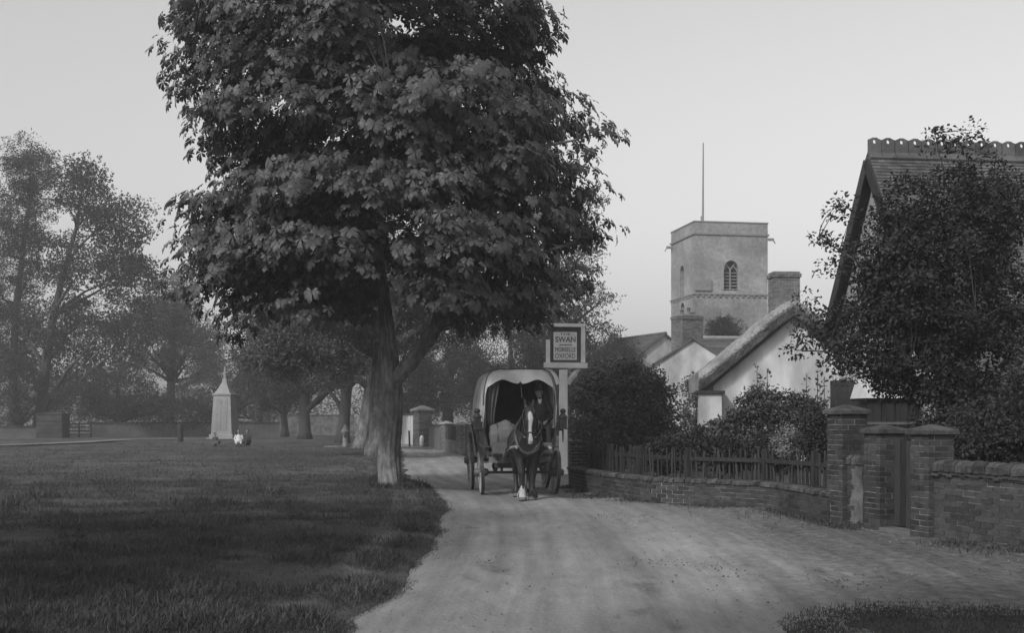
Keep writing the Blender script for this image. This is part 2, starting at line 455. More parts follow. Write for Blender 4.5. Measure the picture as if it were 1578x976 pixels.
def limbs_for(trunk, rad, tips, rng, lift=.25, low=.5):
    """curved limbs from the trunk line to each tip"""
    res = []
    trunk = np.array(trunk, float)
    for tip in tips:
        hd = np.linalg.norm(trunk[:, :2] - tip[:2], axis=1)
        want = tip[2] - hd * rng.uniform(.5, .9)
        i = int(np.argmin(np.abs(trunk[:, 2] - np.clip(want, np.interp(low, np.linspace(0, 1, len(trunk)), trunk[:, 2]), trunk[-1, 2]))))
        a = trunk[i]; mid = a * .45 + tip * .55; mid = mid + np.array((0, 0, lift * np.linalg.norm(tip - a) * .5)) + rng.normal(size=3) * .06 * np.linalg.norm(tip - a)
        p = bez(a, mid, tip, 8); p[1:-1] += rng.normal(size=(6, 3)) * .012 * np.linalg.norm(tip - a)
        res.append((p, np.linspace(rad[i] * .6, .016, 8) ** 1.0 * np.linspace(1, .6, 8)))
    return res

def make_tree(name, label, trunk, rad, ells, nclus, leaves, size, crad, fol, bark, leaf='oval', nlimb=9, gap=.15, seed=1,
              group=None, cat='tree', up=.5, shell=.45, squash=.65, twigs=True, extra=None, nside=9, droop=0.0, low=.5):
    rng = np.random.default_rng(seed)
    trunk = np.array(trunk, float)
    t = thing(name, label, cat, trunk[0], group=group)
    C = clusters_in(ells, nclus, rng, shell, gap, seed)
    if extra is not None: C = np.concatenate([C, extra])
    MB().tube(trunk, rad, nside, wob=.12).build('trunk', bark, t, smooth=True)
    idx = [int(rng.integers(len(C)))]; dist = np.linalg.norm(C - C[idx[0]], axis=1)
    for _ in range(min(nlimb, len(C)) - 1):
        j = int(np.argmax(dist)); idx.append(j); dist = np.minimum(dist, np.linalg.norm(C - C[j], axis=1))
    L = limbs_for(trunk, rad, C[idx], rng, low=low)
    for p, r in L: MB().tube(p, r, 6).build('limb', bark, t, smooth=True)
    if twigs:
        P = np.concatenate([p[2:] for p, r in L] + [trunk[len(trunk) // 2:]]); tw = MB()
        for c in C:
            d = np.linalg.norm(P - c, axis=1) + .6 * np.maximum(0, P[:, 2] - c[2]); q = P[int(np.argmin(d))]
            m_ = (q + c) / 2 + np.array((0, 0, .08 * np.linalg.norm(c - q))) + rng.normal(size=3) * .05
            s_ = min(1.0, np.linalg.norm(c - trunk[0]) / 8)
            k_ = min(1.0, crad / .8); b1 = bez(q, m_ + rng.normal(size=3) * .10 * np.linalg.norm(c - q), c, 5)
            tw.tube(b1, np.linspace(.03 * k_, .006 * k_ + .001, 5), 4, caps=False)
        tag(tw.build('twigs', bark, t, smooth=True, recalc=False), kind='stuff')
    # leaves
    n = len(C) * leaves
    d = rng.normal(size=(n, 3)); d /= np.linalg.norm(d, axis=1)[:, None]
    rr = rng.uniform(.15, 1, size=(n, 1)) ** .6
    cr = np.repeat(crad * rng.uniform(.7, 1.3, size=len(C)), leaves)[:, None]
    pos = np.repeat(C, leaves, 0) + d * rr * cr * np.array((1, 1, squash))
    cen = np.mean(C, 0)
    outw = pos - cen; outw /= np.linalg.norm(outw, axis=1)[:, None] + 1e-6
    nrm = rng.normal(size=(n, 3)) * .75 + outw * .35 + np.array((0, 0, up))
    along = rng.normal(size=(n, 3)) + d * .8 + np.array((0, 0, -.3 - droop))
    sc = size * rng.uniform(.65, 1.25, size=n)
    vals = np.repeat(rng.uniform(.75, 1.25, size=len(C)), leaves) * rng.uniform(.7, 1.35, size=n)
    M3 = frames(nrm, rng, along) * sc[:, None, None]
    bv, bf = {'oval': (OVAL_V, OVAL_F), 'narrow': (NARROW_V, OVAL_F), 'spray': spray(5, seed)}[leaf]
    V, Fc, A = scatter(bv, bf, pos, M3, vals)
    me = np_mesh('crown', V - trunk[0], Fc, A, fol)
    tag(link('crown', me, t), kind='stuff')
    return t

def E(px, py, Y, rx, ry, dy, w=None):
    """ellipsoid given by its centre and half-extents in the photograph at depth Y, dy metres deep"""
    c = at(px, py, Y); k = Y / F
    return (c, np.array((rx * k, dy, ry * k))) + ((w,) if w else ())

def trunk_px(pts, Y, dY=0.0):
    return [at(x, y, Y + dY * i) for i, (x, y) in enumerate(pts)]

# ---- the big horse chestnut
def big_chestnut():
    rng = np.random.default_rng(5)
    TY = 27.0
    base = np.array((*gp(602, 758), 0.0)); base[2] = .03; TY = base[1]
    t = thing('chestnut_tree', 'large horse chestnut with broad drooping leaves at the bend of the road', 'tree', base)
    kx = TY / F
    tr = [(603, 770), (602, 750), (600, 715), (601, 680), (604, 640), (603, 600), (599, 560), (596, 510), (590, 450), (584, 400), (578, 340), (570, 270), (563, 190), (558, 100), (556, 0), (560, -110)]
    T = [at(x, y, TY) for x, y in tr]
    R = .74 * np.array([28, 25, 23.5, 22.5, 22, 22.5, 20, 16, 12.5, 11, 9.5, 8.5, 7, 5.5, 4, 2.5]) * kx
    # bark plates: finely subdivided trunk with vertical ridges
    n, rows = 72, 170
    Ti = np.array(T); sarc = np.linspace(0, len(T) - 1, rows)
    P = np.stack([np.interp(sarc, range(len(T)), Ti[:, k]) for k in range(3)], -1); Rr = np.interp(sarc, range(len(T)), R)
    a = np.linspace(0, 2 * np.pi, n, endpoint=False)
    z = P[:, 2][:, None]
    flare = 1 + .2 * np.exp(-np.clip(z - .06, 0, 9) / .16) * (.5 + .5 * np.sin(a[None] * 5 + 1))
    ridge = .030 * np.sin(a[None] * 13 + 2.2 * np.sin(z * 1.7) + z * .6) + .022 * np.sin(a[None] * 29 + 3 * np.sin(z * 3.1)) + .016 * rng.normal(size=(rows, n))
    burr = .14 * np.exp(-((z - 2.75) / .35) ** 2) * (.6 + .4 * np.sin(a[None] * 4))
    rad = Rr[:, None] * (flare + ridge + burr)
    X = P[:, 0:1] + rad * np.cos(a); Yv = P[:, 1:2] + rad * np.sin(a); Z = np.repeat(z, n, 1) + .01 * rng.normal(size=(rows, n))
    i = np.arange(rows * n).reshape(rows, n); j = np.roll(i, -1, 1)
    Fq = np.stack([i[:-1], j[:-1], j[1:], i[1:]], -1).reshape(-1, 4)
    me = np_mesh('trunk', np.stack([X, Yv, Z], -1).reshape(-1, 3) - base, Fq, (1 + 5 * ridge).clip(.6, 1.3).ravel(), M['bark'], smooth=True)
    link('trunk', me, t)
    def limb(pts, r, dY):
        Pp = np.array([at(x, y, TY + d) for (x, y), d in zip(pts, dY)])
        s = np.linspace(0, len(Pp) - 1, 4 * len(Pp))
        Q = np.stack([np.interp(s, range(len(Pp)), Pp[:, k]) for k in range(3)], -1)
        Q = np.concatenate([Q[:1], (Q[:-2] + Q[1:-1] * 2 + Q[2:]) / 4, Q[-1:]]); rr = np.interp(s, range(len(Pp)), np.array(r) * kx)
        MB().tube(Q, rr, 10, wob=.1).build('limb', M['bark'], t, smooth=True)
        return Q
    LB = [limb([(604, 590), (625, 568), (648, 540), (668, 512), (682, 480), (684, 455), (700, 400), (735, 320), (780, 230)], [13, 12, 11.5, 11, 10, 8, 6, 4, 2], [0, -.2, -.3, -.4, -.5, -.6, -.8, -1, -1.2]),
          limb([(594, 480), (578, 430), (566, 390), (545, 340), (500, 270), (440, 190)], [9, 8, 7, 5.5, 4, 2], [0, .1, .1, .2, .3, .5]),
          limb([(582, 400), (540, 390), (470, 370), (390, 345), (320, 330)], [5, 4.5, 3.5, 2.5, 1.5], [0, -.5, -1, -1.4, -1.6]),
          limb([(588, 440), (530, 440), (460, 430), (380, 425), (310, 430)], [5, 4.5, 3.5, 2.5, 1.5], [0, .4, .8, .9, 1]),
          limb([(575, 330), (620, 280), (700, 250), (790, 235), (890, 215)], [5.5, 5, 4, 3, 1.5], [0, -.6, -1, -1.2, -1.3]),
          limb([(570, 270), (500, 230), (420, 215), (330, 210)], [5, 4, 3, 1.5], [0, .2, .2, .2]),
          limb([(562, 180), (480, 130), (380, 80), (300, 50)], [5, 4, 3, 1.5], [0, -.5, -.9, -1.2]),
          limb([(562, 180), (640, 120), (740, 80), (830, 50)], [5, 4, 3, 1.5], [0, .3, .6, .8]),
          limb([(578, 350), (600, 300), (610, 250), (630, 180)], [5, 4, 3, 1.5], [0, 1.2, 2.4, 3.6]),
          limb([(572, 300), (560, 240), (590, 190), (600, 150)], [5, 4, 3, 1.5], [0, -1.4, -2.6, -3.4]),
          limb([(684, 455), (760, 420), (830, 390), (900, 370)], [5, 4, 3, 1.5], [-.6, -.7, -.6, -.3])]
    # crown outline read off the photograph: left and right reach at each height
    yk = [-170, -120, -60, 10, 70, 130, 165, 205, 250, 300, 350, 400, 450, 490, 525]
    lk = [60, 190, 290, 345, 342, 335, 285, 310, 255, 310, 312, 318, 316, 270, 170]
    rk = [40, 150, 225, 262, 240, 272, 292, 340, 330, 318, 342, 325, 295, 262, 200]
    zs = [H - (y - HY) * kx for y in yk][::-1]; lr = np.array(lk[::-1]) * kx; rr_ = np.array(rk[::-1]) * kx
    ax0 = at(596, 645, TY)[0]
    N = 5200
    zc = rng.uniform(zs[0], zs[-1], N); az = rng.uniform(0, 2 * np.pi, N)
    c = np.cos(az); Lz, Rz = np.interp(zc, zs, lr), np.interp(zc, zs, rr_)
    reach = np.where(c < 0, Lz, Rz) * c ** 2 + .5 * (Lz + Rz) * (1 - c ** 2)
    f = np.sqrt(rng.uniform(.10, 1, N)) * .95
    keepr = rng.uniform(size=N) < (reach / reach.max()) ** 1.2
    C = np.stack([ax0 + reach * f * c, TY + reach * f * np.sin(az), zc], -1)
    C[:, 2] -= .10 * (f * reach) ** 1.3 * .35                      # boughs sag outwards
    # storeys of foliage with gaps between them
    q = smooth_noise(C[:, 0] * .9 + 3 * np.sin(az), C[:, 2] * 3.1 + .35 * f * reach, 31, 1.0)
    C = C[keepr & (q > -.62 + .28 * (f > .75) * (c < .3))]; 
    # the stem stays open to the road side
    px = CX + C[:, 0] / C[:, 1] * F; py = HY - (C[:, 2] - H) / C[:, 1] * F
    openf = (C[:, 1] < TY + .5) & (np.abs(px - 588) < 45) & (py > 375)
    low = ((py > 470) & (np.abs(px - 640) < 75) & (C[:, 1] < TY + 1)) | ((py > 480) & (px > 330) & (px < 600)) | ((py > 505) & (px > 640) & (px < 830))
    C = C[~openf & ~low & (C[:, 2] > 3.0)]
    if len(C) > 860: C = C[rng.choice(len(C), 860, replace=False)]
    tips = np.array([at(x, y, TY + d) for x, y, d in ((300, 55, 0), (280, 25, 0), (295, 40, .5), (310, 85, .3), (330, 30, -.5), (350, 60, .6), (340, 100, .2), (285, 125, .3), (330, 120, -1), (312, 205, 0), (345, 215, .6), (300, 318, -.8), (290, 350, 0), (292, 405, .5), (288, 440, 0),
                     (330, 470, .6), (360, 505, 0), (355, 262, 0), (930, 210, 0), (905, 195, .4), (880, 160, 0), (840, 30, 0), (820, 70, .5), (925, 350, 0), (915, 300, .3), (890, 420, 0), 
                     (430, 450, .2), (740, 465, -.5), (800, 470, 0), (820, 500, .8), (760, 480, .6), (640, 420, -2.2), (690, 380, -2.6), (500, 420, -2), (840, 480, .2))])
    C = np.concatenate([C, tips])
    P = np.concatenate([q_[2:] for q_ in LB] + [np.array(T)[8:]]); tw = MB()
    for cc in C:
        d = np.linalg.norm(P - cc, axis=1) + .8 * np.abs(P[:, 2] - cc[2] + .3); j_ = int(np.argmin(d)); q_ = P[j_]; ln = np.linalg.norm(q_ - cc)
        if ln > 2.2 and cc[2] < 5: continue
        b1 = bez(q_, (q_ + cc) / 2 + np.array((0, 0, .22 * ln)) + rng.normal(size=3) * .12 * ln, cc, 6)
        tw.tube(b1, np.linspace(.022, .006, 6), 4, caps=False)
    tag(tw.build('twigs', M['barkd'], t, smooth=True, recalc=False), kind='stuff')
    K = 25; n = len(C) * K
    d = rng.normal(size=(n, 3)); d /= np.linalg.norm(d, axis=1)[:, None]
    pos = np.repeat(C, K, 0) + d * rng.uniform(.2, 1, size=(n, 1)) ** .5 * np.array((.62, .62, .34))
    outw = np.repeat(C - np.array((ax0, TY, 0)), K, 0); outw[:, 2] = 0; outw /= np.linalg.norm(outw, axis=1)[:, None] + 1e-6
    out2 = outw * .8 + d * np.array((.8, .8, 0)) + rng.normal(size=(n, 3)) * .25; out2[:, 2] = 0; out2 /= np.linalg.norm(out2, axis=1)[:, None] + 1e-6
    tilt = rng.uniform(.35, 1.4, size=(n, 1))                     # 0 flat .. 1.5 hanging
    nrm = out2 * np.sin(tilt) + np.array((0, 0, 1)) * np.cos(tilt) + rng.normal(size=(n, 3)) * .12
    along = out2 * np.cos(tilt) - np.array((0, 0, 1)) * np.sin(tilt)
    sc = rng.uniform(.13, .265, size=n)
    M3 = frames(nrm, rng, along) * sc[:, None, None]
    vals = np.repeat(rng.uniform(.75, 1.25, size=len(C)), K) * rng.uniform(.65, 1.5, size=n)
    # the 300 leaves that show largest: towards the camera, outermost
    dcam = np.linalg.norm(pos - np.array((0, 0, H)), axis=1)
    pxl = CX + pos[:, 0] / pos[:, 1] * F; pyl = HY - (pos[:, 2] - H) / pos[:, 1] * F
    cell = {}
    for i_ in np.argsort(dcam - 2 * sc):
        k_ = (int(pxl[i_] // 17), int(pyl[i_] // 17))
        if pyl[i_] > 12 and k_ not in cell: cell[k_] = i_
    near = np.array(sorted(cell.values(), key=lambda i_: dcam[i_] - 6 * sc[i_])[:300])
    rest = np.setdiff1d(np.arange(n), near)
    Vs, Fs, As, off = [], [], [], 0
    pal = [palmate(40 + k, 7 if k % 2 else 6) for k in range(4)]
    for k in range(4):
        sel = rest[k::4]; V, Fc, A = scatter(pal[k][0], pal[k][1], pos[sel], M3[sel], vals[sel])
        Vs.append(V); Fs.append(Fc + off); As.append(A); off += len(V)
    me = np_mesh('crown', np.concatenate(Vs) - base, np.concatenate(Fs), np.concatenate(As), M['chest'])
    crown = tag(link('crown', me, t), kind='stuff')
    lm = []
    for k in range(8):
        V, Fc = palmate(60 + k, 7 if k % 3 else 5); lm.append(np_mesh('leaf', V, Fc, np.full(len(V), .8 + .5 * k / 7), M['chest']))
    for i_ in near:
        o = link('leaf', lm[int(i_) % 8], crown)
        m4 = np.eye(4); m4[:3, :3] = M3[i_]; m4[:3, 3] = pos[i_] - base
        o.matrix_local = Matrix(m4.tolist())
big_chestnut()

# ---- the row of chestnuts beyond it, along the green
ROW = 'chestnuts in a row along the green'
make_tree('chestnut_tree', 'second chestnut of the row, its pale trunk half hidden behind the big one',
          trunk_px([(581, 708), (582, 690), (584, 650), (587, 600), (590, 540), (588, 470), (580, 400), (570, 320)], 49), np.array([.6, .5, .45, .42, .38, .3, .22, .1]),
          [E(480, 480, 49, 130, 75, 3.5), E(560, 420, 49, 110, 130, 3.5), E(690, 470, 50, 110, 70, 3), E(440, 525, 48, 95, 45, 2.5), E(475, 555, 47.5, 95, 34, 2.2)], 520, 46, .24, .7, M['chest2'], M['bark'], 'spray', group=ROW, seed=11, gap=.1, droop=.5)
make_tree('chestnut_tree', 'third chestnut of the row with a trunk leaning towards the road',
          trunk_px([(556, 697), (560, 680), (566, 640), (572, 600), (578, 550), (580, 480), (570, 400)], 62), np.array([.6, .45, .38, .36, .33, .28, .12]),
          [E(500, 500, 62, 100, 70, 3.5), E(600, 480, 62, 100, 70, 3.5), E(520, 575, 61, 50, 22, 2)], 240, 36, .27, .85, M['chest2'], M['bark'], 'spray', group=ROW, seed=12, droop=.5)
make_tree('chestnut_tree', 'fourth chestnut of the row, slim dark trunk behind the leaning one',
          trunk_px([(527, 687), (529, 670), (531, 640), (534, 600), (535, 560), (530, 480)], 74), np.array([.55, .4, .34, .32, .28, .1]),
          [E(480, 520, 74, 95, 60, 4), E(600, 500, 74, 80, 60, 4)], 180, 34, .3, .95, M['leafm'], M['barkd'], 'spray', group=ROW, seed=13, droop=.4)
make_tree('chestnut_tree', 'farthest chestnut of the row with a short thick trunk and low crown',
          trunk_px([(470, 679), (470, 665), (469, 640), (470, 610), (472, 560), (474, 520)], 90), np.array([.62, .45, .4, .38, .3, .12]),
          [E(450, 560, 90, 90, 55, 4), E(510, 545, 90, 60, 55, 4)], 180, 34, .32, 1.0, M['leafm'], M['barkd'], 'spray', group=ROW, seed=14)
make_tree('small_tree', 'small round-headed tree standing alone between the memorial and the row', trunk_px([(439, 676), (439, 660), (437, 640), (434, 610), (430, 580)], 98), [.4, .28, .25, .2, .08],
          [E(428, 588, 98, 54, 42, 3)], 130, 30, .3, .85, M['leafm'], M['barkd'], 'spray', seed=15)
# ---- trees at the far side of the green
FAR = 'tall trees beyond the green'
make_tree('elm_tree', 'tall loose elm at the left edge of the view', trunk_px([(22, 676), (22, 640), (20, 560), (26, 470), (34, 400), (44, 320), (48, 250)], 108), [.6, .42, .34, .28, .22, .14, .05],
          [E(48, 255, 108, 42, 44, 3), E(30, 330, 108, 48, 60, 3.5), E(10, 430, 108, 45, 70, 3), E(15, 530, 108, 50, 60, 3)], 420, 34, .36, .9, M['leafm'], M['barkd'], 'spray', group=FAR, gap=.15, seed=21, nlimb=12, low=.2, shell=.1)
make_tree('elm_tree', 'broad airy elm with forked trunk, tallest of the trees left of the memorial', trunk_px([(60, 676), (62, 640), (70, 570), (82, 490), (98, 420), (118, 350), (128, 280)], 104), [.65, .46, .4, .32, .24, .15, .05],
          [E(125, 290, 104, 42, 52, 4), E(180, 340, 104, 52, 42, 4), E(130, 400, 104, 95, 50, 4), E(195, 430, 104, 50, 45, 3), E(100, 500, 106, 90, 50, 4), E(190, 500, 103, 55, 40, 3), E(120, 560, 107, 110, 45, 3)], 720, 34, .36, .95, M['leafm'], M['barkd'], 'spray', group=FAR, gap=.15, seed=22, nlimb=18, low=.2, shell=.1)
make_tree('willow_tree', 'pale feathery tree behind the memorial, lower than the elms', trunk_px([(262, 674), (262, 640), (264, 590), (268, 520), (270, 450)], 118), [.6, .45, .36, .25, .08],
          [E(268, 470, 118, 34, 55, 4), E(240, 520, 118, 50, 60, 4), E(305, 535, 118, 42, 50, 4)], 420, 34, .32, 1.0, M['leafp'], M['barkd'], 'spray', group=FAR, gap=.08, seed=23, nlimb=16, up=.2, low=.2, shell=.2)
make_tree('dark_shrub_tree', 'dark bushy tree under the airy elm, close above the green wall', trunk_px([(185, 676), (185, 650), (183, 620), (180, 590)], 100), [.4, .3, .25, .1],
          [E(185, 600, 100, 55, 48, 3.5), E(120, 620, 101, 50, 35, 3), E(225, 625, 100, 40, 30, 3), E(290, 632, 100, 50, 24, 2.5)], 300, 34, .28, .85, M['leafm'], M['barkd'], 'spray', seed=24, group=FAR)
make_tree('dark_shrub_tree', 'dark bushes at the far left edge below the tall loose elm', trunk_px([(30, 676), (30, 655), (30, 620)], 101), [.35, .3, .1],
          [E(25, 600, 101, 45, 60, 3)], 120, 34, .28, .9, M['leafm'], M['barkd'], 'spray', seed=25, group=FAR)
make_tree('dark_shrub_tree', 'grey bushes directly behind the memorial', trunk_px([(330, 674), (330, 650), (330, 610)], 112), [.35, .3, .1],
          [E(325, 605, 112, 60, 50, 4), E(395, 610, 114, 50, 50, 4)], 230, 32, .3, .9, M['leafp'], M['barkd'], 'spray', seed=26, group=FAR)
# ---- trees behind the wagon
BACK = 'trees where the road bends away'
make_tree('cedar_tree', 'tall fine-leaved tree rising behind the chestnut and the inn sign', trunk_px([(850, 672), (850, 640), (852, 540), (856, 440), (858, 340), (856, 270)], 84), [.6, .5, .42, .34, .22, .08],
          [E(885, 315, 84, 45, 35, 3), E(880, 400, 84, 50, 40, 3.5), E(890, 465, 84, 56, 35, 3.5), E(850, 530, 84, 70, 50, 3.5), E(800, 440, 84, 60, 60, 3.5), E(915, 520, 84, 36, 28, 3)], 380, 32, .26, .8, M['leafd'], M['barkd'], 'spray', group=BACK, gap=.2, seed=31, nlimb=18, squash=.4, low=.3)
make_tree('background_tree', 'grey leafy tree behind the gate piers where the road bends', trunk_px([(690, 676), (690, 640), (692, 590), (690, 540)], 92), [.5, .4, .3, .1],
          [E(680, 580, 92, 70, 62, 4), E(640, 600, 94, 45, 55, 4)], 240, 34, .3, 1.0, M['leafm'], M['barkd'], 'spray', group=BACK, seed=32)
make_tree('background_tree', 'grey leafy tree showing above the wagon hood', trunk_px([(790, 674), (790, 640), (788, 590), (786, 520)], 90), [.5, .4, .3, .1],
          [E(780, 545, 90, 75, 65, 4), E(760, 610, 88, 60, 50, 3), E(850, 600, 88, 50, 50, 3)], 320, 34, .3, 1.0, M['leafm'], M['barkd'], 'spray', group=BACK, seed=33)
make_tree('background_tree', 'low dark tree between the inn sign and the white gabled house', trunk_px([(945, 676), (945, 640), (944, 600), (944, 560)], 80), [.4, .35, .28, .1],
          [E(940, 560, 80, 45, 38, 3), E(972, 575, 84, 30, 38, 3), E(905, 585, 80, 40, 40, 3)], 190, 32, .26, .85, M['leafd'], M['barkd'], 'spray', group=BACK, seed=34)
make_tree('background_tree', 'bushy tree crown showing over the tiled roof below the church tower', trunk_px([(1118, 676), (1118, 640), (1118, 560), (1118, 520)], 88), [.4, .3, .25, .1],
          [E(1118, 510, 88, 28, 20, 2)], 70, 34, .24, .6, M['leafd'], M['barkd'], 'spray', group=BACK, seed=35)

# ---- far woodland closing the view
def woodland():
    rng = np.random.default_rng(77)
    n = 24000
    a = rng.uniform(-1.0, 1.0, n); D = rng.uniform(150, 175, n)
    hgt = 7 + 3.0 * smooth_noise(a * 30, a * 0, 5) + 1.5 * smooth_noise(a * 90, a * 0, 6)
    z = rng.uniform(0, 1, n) ** .8 * np.clip(hgt, 3.5, 12)
    pos = np.stack([np.sin(a) * D, np.cos(a) * D - 6, z], -1)
    M3 = frames(rng.normal(size=(n, 3)) + np.array((0, -.4, .5)), rng) * rng.uniform(.5, 1.1, size=n)[:, None, None]
    V, Fc, A = scatter(*spray(5, 3), pos, M3, rng.uniform(.6, 1.3, n))
    tag(link('woodland', np_mesh('woodland', V, Fc, A, M['leafm'])), 'far grey woodland closing the view behind the green', 'woodland', kind='stuff')
woodland()
# ------------------------------------------------------------------ brickwork
def brick_variants(k=10, seed=3, lo=.65, hi=1.35, jit=.035):
    r = np.random.default_rng(seed); out = []
    for i in range(k):
        P = np.array([(x, y, z) for z in (-.5, .5) for x, y in ((-.5, -.5), (.5, -.5), (.5, .5), (-.5, .5))]) * (1 + r.uniform(-jit, jit, size=(8, 3)))
        Fq = np.array([(3, 2, 1, 0), (4, 5, 6, 7), (0, 1, 5, 4), (1, 2, 6, 5), (2, 3, 7, 6), (3, 0, 4, 7)])
        out.append((P, Fq, lo + (hi - lo) * r.uniform()))
    return out
BV = brick_variants()
_bm = {}
def brick_mesh(i, m):
    k = (i, m.name)
    if k not in _bm: _bm[k] = np_mesh('brick', BV[i][0], BV[i][1], np.full(8, BV[i][2]), m)
    return _bm[k]

def lay_bricks(parent, bricks, m, limit=300, name='brick'):
    """bricks: (x, y, z, angle, length, depth, height) in world space; the nearest stay single objects"""
    off = root_loc(parent)
    bricks = sorted(bricks, key=lambda b: math.hypot(b[0], b[1]) - 30 * b[4] * b[6])
    rnd = random.Random(len(bricks))
    V, Fq, A, n = [], [], [], 0
    for k, b in enumerate(bricks):
        i = rnd.randrange(len(BV)); dy = rnd.uniform(-.004, .004); da = rnd.uniform(-.012, .012)
        if k < limit:
            o = link(name, brick_mesh(i, m), parent)
            o.location = (b[0] - off[0] + dy, b[1] - off[1], b[2] - off[2]); o.rotation_euler = (0, 0, b[3] + da); o.scale = (b[4], b[5], b[6])
        else:
            c, s = math.cos(b[3] + da), math.sin(b[3] + da)
            P = BV[i][0] * np.array(b[4:7]); P = np.stack([P[:, 0] * c - P[:, 1] * s + b[0] + dy, P[:, 0] * s + P[:, 1] * c + b[1], P[:, 2] + b[2]], -1)
            V.append(P - off); Fq.append(BV[i][1] + n); A.append(np.full(8, BV[i][2])); n += 8
    if V: tag(link('brickwork', np_mesh('brickwork', np.concatenate(V), np.concatenate(Fq), np.concatenate(A), m), parent), kind='stuff')

def resample(path, step):
    path = np.array(path, float); d = np.concatenate([[0], np.cumsum(np.linalg.norm(np.diff(path, axis=0), axis=1))])
    s = np.arange(0, d[-1], step)
    return np.stack([np.interp(s, d, path[:, k]) for k in range(path.shape[1])], -1), d

def spline(pts, n=12):
    P = np.array([pts[0]] + list(pts) + [pts[-1]], float); out = []
    for i in range(1, len(P) - 2):
        for t in np.linspace(0, 1, n, endpoint=False):
            a, b, c, d = P[i - 1], P[i], P[i + 1], P[i + 2]
            out.append(.5 * ((2 * b) + (c - a) * t + (2 * a - 5 * b + 4 * c - d) * t * t + (3 * b - a - 3 * c + d) * t ** 3))
    return np.array(out + [P[-1]])

def brick_wall(parent, path, ztop, thick=.225, L=.225, hh=.066, j=.011, m=None, mm=None, cope=True, z0=-.05, limit=300, cm=None, cope_h=.1):
    m = m or M['brick']; mm = mm or M['mortar']; path = np.array(path, float)
    seg = np.linalg.norm(np.diff(path, axis=0), axis=1); d = np.concatenate([[0], np.cumsum(seg)])
    def pos(s): return np.interp(s, d, path[:, 0]), np.interp(s, d, path[:, 1])
    def ang(s):
        a, b = pos(max(s - .12, 0)), pos(min(s + .12, d[-1])); return math.atan2(b[1] - a[1], b[0] - a[0])
    top = ztop - (cope_h if cope else 0); courses = int((top - z0) / (hh + j)); bricks = []
    for c in range(courses):
        z = top - (c + .5) * (hh + j) ; s = -(L + j) / 2 * (c % 2)
        while s < d[-1] - .03:
            a, b = max(s, 0), min(s + L, d[-1])
            if b - a > .04:
                x, y = pos((a + b) / 2); bricks.append((x, y, z, ang((a + b) / 2), b - a, thick, hh))
            s += L + j
    lay_bricks(parent, bricks, m, limit)
    mb = MB(); P, _ = resample(path, .1); P = np.concatenate([P, path[-1:]])
    tn = np.gradient(P, axis=0); tn /= np.linalg.norm(tn, axis=1)[:, None]; nn = np.stack([-tn[:, 1], tn[:, 0]], -1) * (thick / 2 - .012)
    for i in range(len(P) - 1):
        a, b = P[i] - nn[i], P[i + 1] - nn[i + 1]; c, e = P[i + 1] + nn[i + 1], P[i] + nn[i]
        mb.hexa([(*a, z0), (*b, z0), (*c, z0), (*e, z0), (*a, top - .004), (*b, top - .004), (*c, top - .004), (*e, top - .004)])
    mb.build('mortar', mm, parent)
    if cope:                                                      # rounded brick-on-edge coping
        s = 0; cm = cm or M['cope']; pm = []
        while s < d[-1] - .02:
            w = .105; x, y = pos(s + w / 2); pm.append((x, y, top + cope_h / 2 + random.uniform(-.012, .008), ang(s + w / 2) + random.uniform(-.05, .05), w, thick + .05, cope_h)); s += w + .012
        lay_bricks_cope(parent, pm, cm)

def lay_bricks_cope(parent, items, m):
    V = np.array([(x, y, z) for x in (-.5, .5) for y, z in ((-.5, -.5), (-.5, .1), (-.3, .42), (0, .5), (.3, .42), (.5, .1), (.5, -.5))])
    n = 7; Fs = [[i, i + 1, n + i + 1, n + i] for i in range(n - 1)] + [[n - 1, 0, n, 2 * n - 1]]
    off = root_loc(parent); me = []
    for k in range(5):
        ms = bpy.data.meshes.new('coping_brick'); J = V * (1 + np.random.default_rng(k).uniform(-.06, .06, V.shape))
        ms.from_pydata(J.tolist(), [], [f for f in Fs] + [list(range(n)), list(reversed(range(n, 2 * n)))]); ms.materials.append(m); set_vals(ms, np.full(14, .75 + .12 * k)); me.append(ms)
    for k, b in enumerate(items):
        o = link('coping_brick', me[random.randrange(5)], parent)
        o.location = (b[0] - off[0], b[1] - off[1], b[2] - off[2]); o.rotation_euler = (0, 0, b[3]); o.scale = (b[4], b[5], b[6])

def brick_pier(parent, c, side, ztop, rz, m=None, mm=None, z0=-.05, limit=300, dep=.105, L1=.225, hh=.066, j=.011):
    m = m or M['brick']; mm = mm or M['mortar']; bricks = []; ca, sa = math.cos(rz), math.sin(rz)
    for k in range(int((ztop - z0) / (hh + j))):
        z = ztop - (k + .5) * (hh + j)
        for q in range(4):
            a = rz + q * math.pi / 2; run = side - dep; l1 = min(L1, run * .66); ls = [l1, run - l1 - j] if k % 2 else [run - l1 - j, l1]
            s = -side / 2
            for l in ls:
                lx, ly = s + l / 2, -side / 2 + dep / 2
                bricks.append((c[0] + lx * math.cos(a) - ly * math.sin(a), c[1] + lx * math.sin(a) + ly * math.cos(a), z, a, l, dep, hh)); s += l + j
    lay_bricks(parent, bricks, m, limit)
    MB().box((c[0], c[1], (ztop + z0) / 2), (side - .016, side - .016, ztop - z0 - .01), rz).build('mortar', mm, parent)

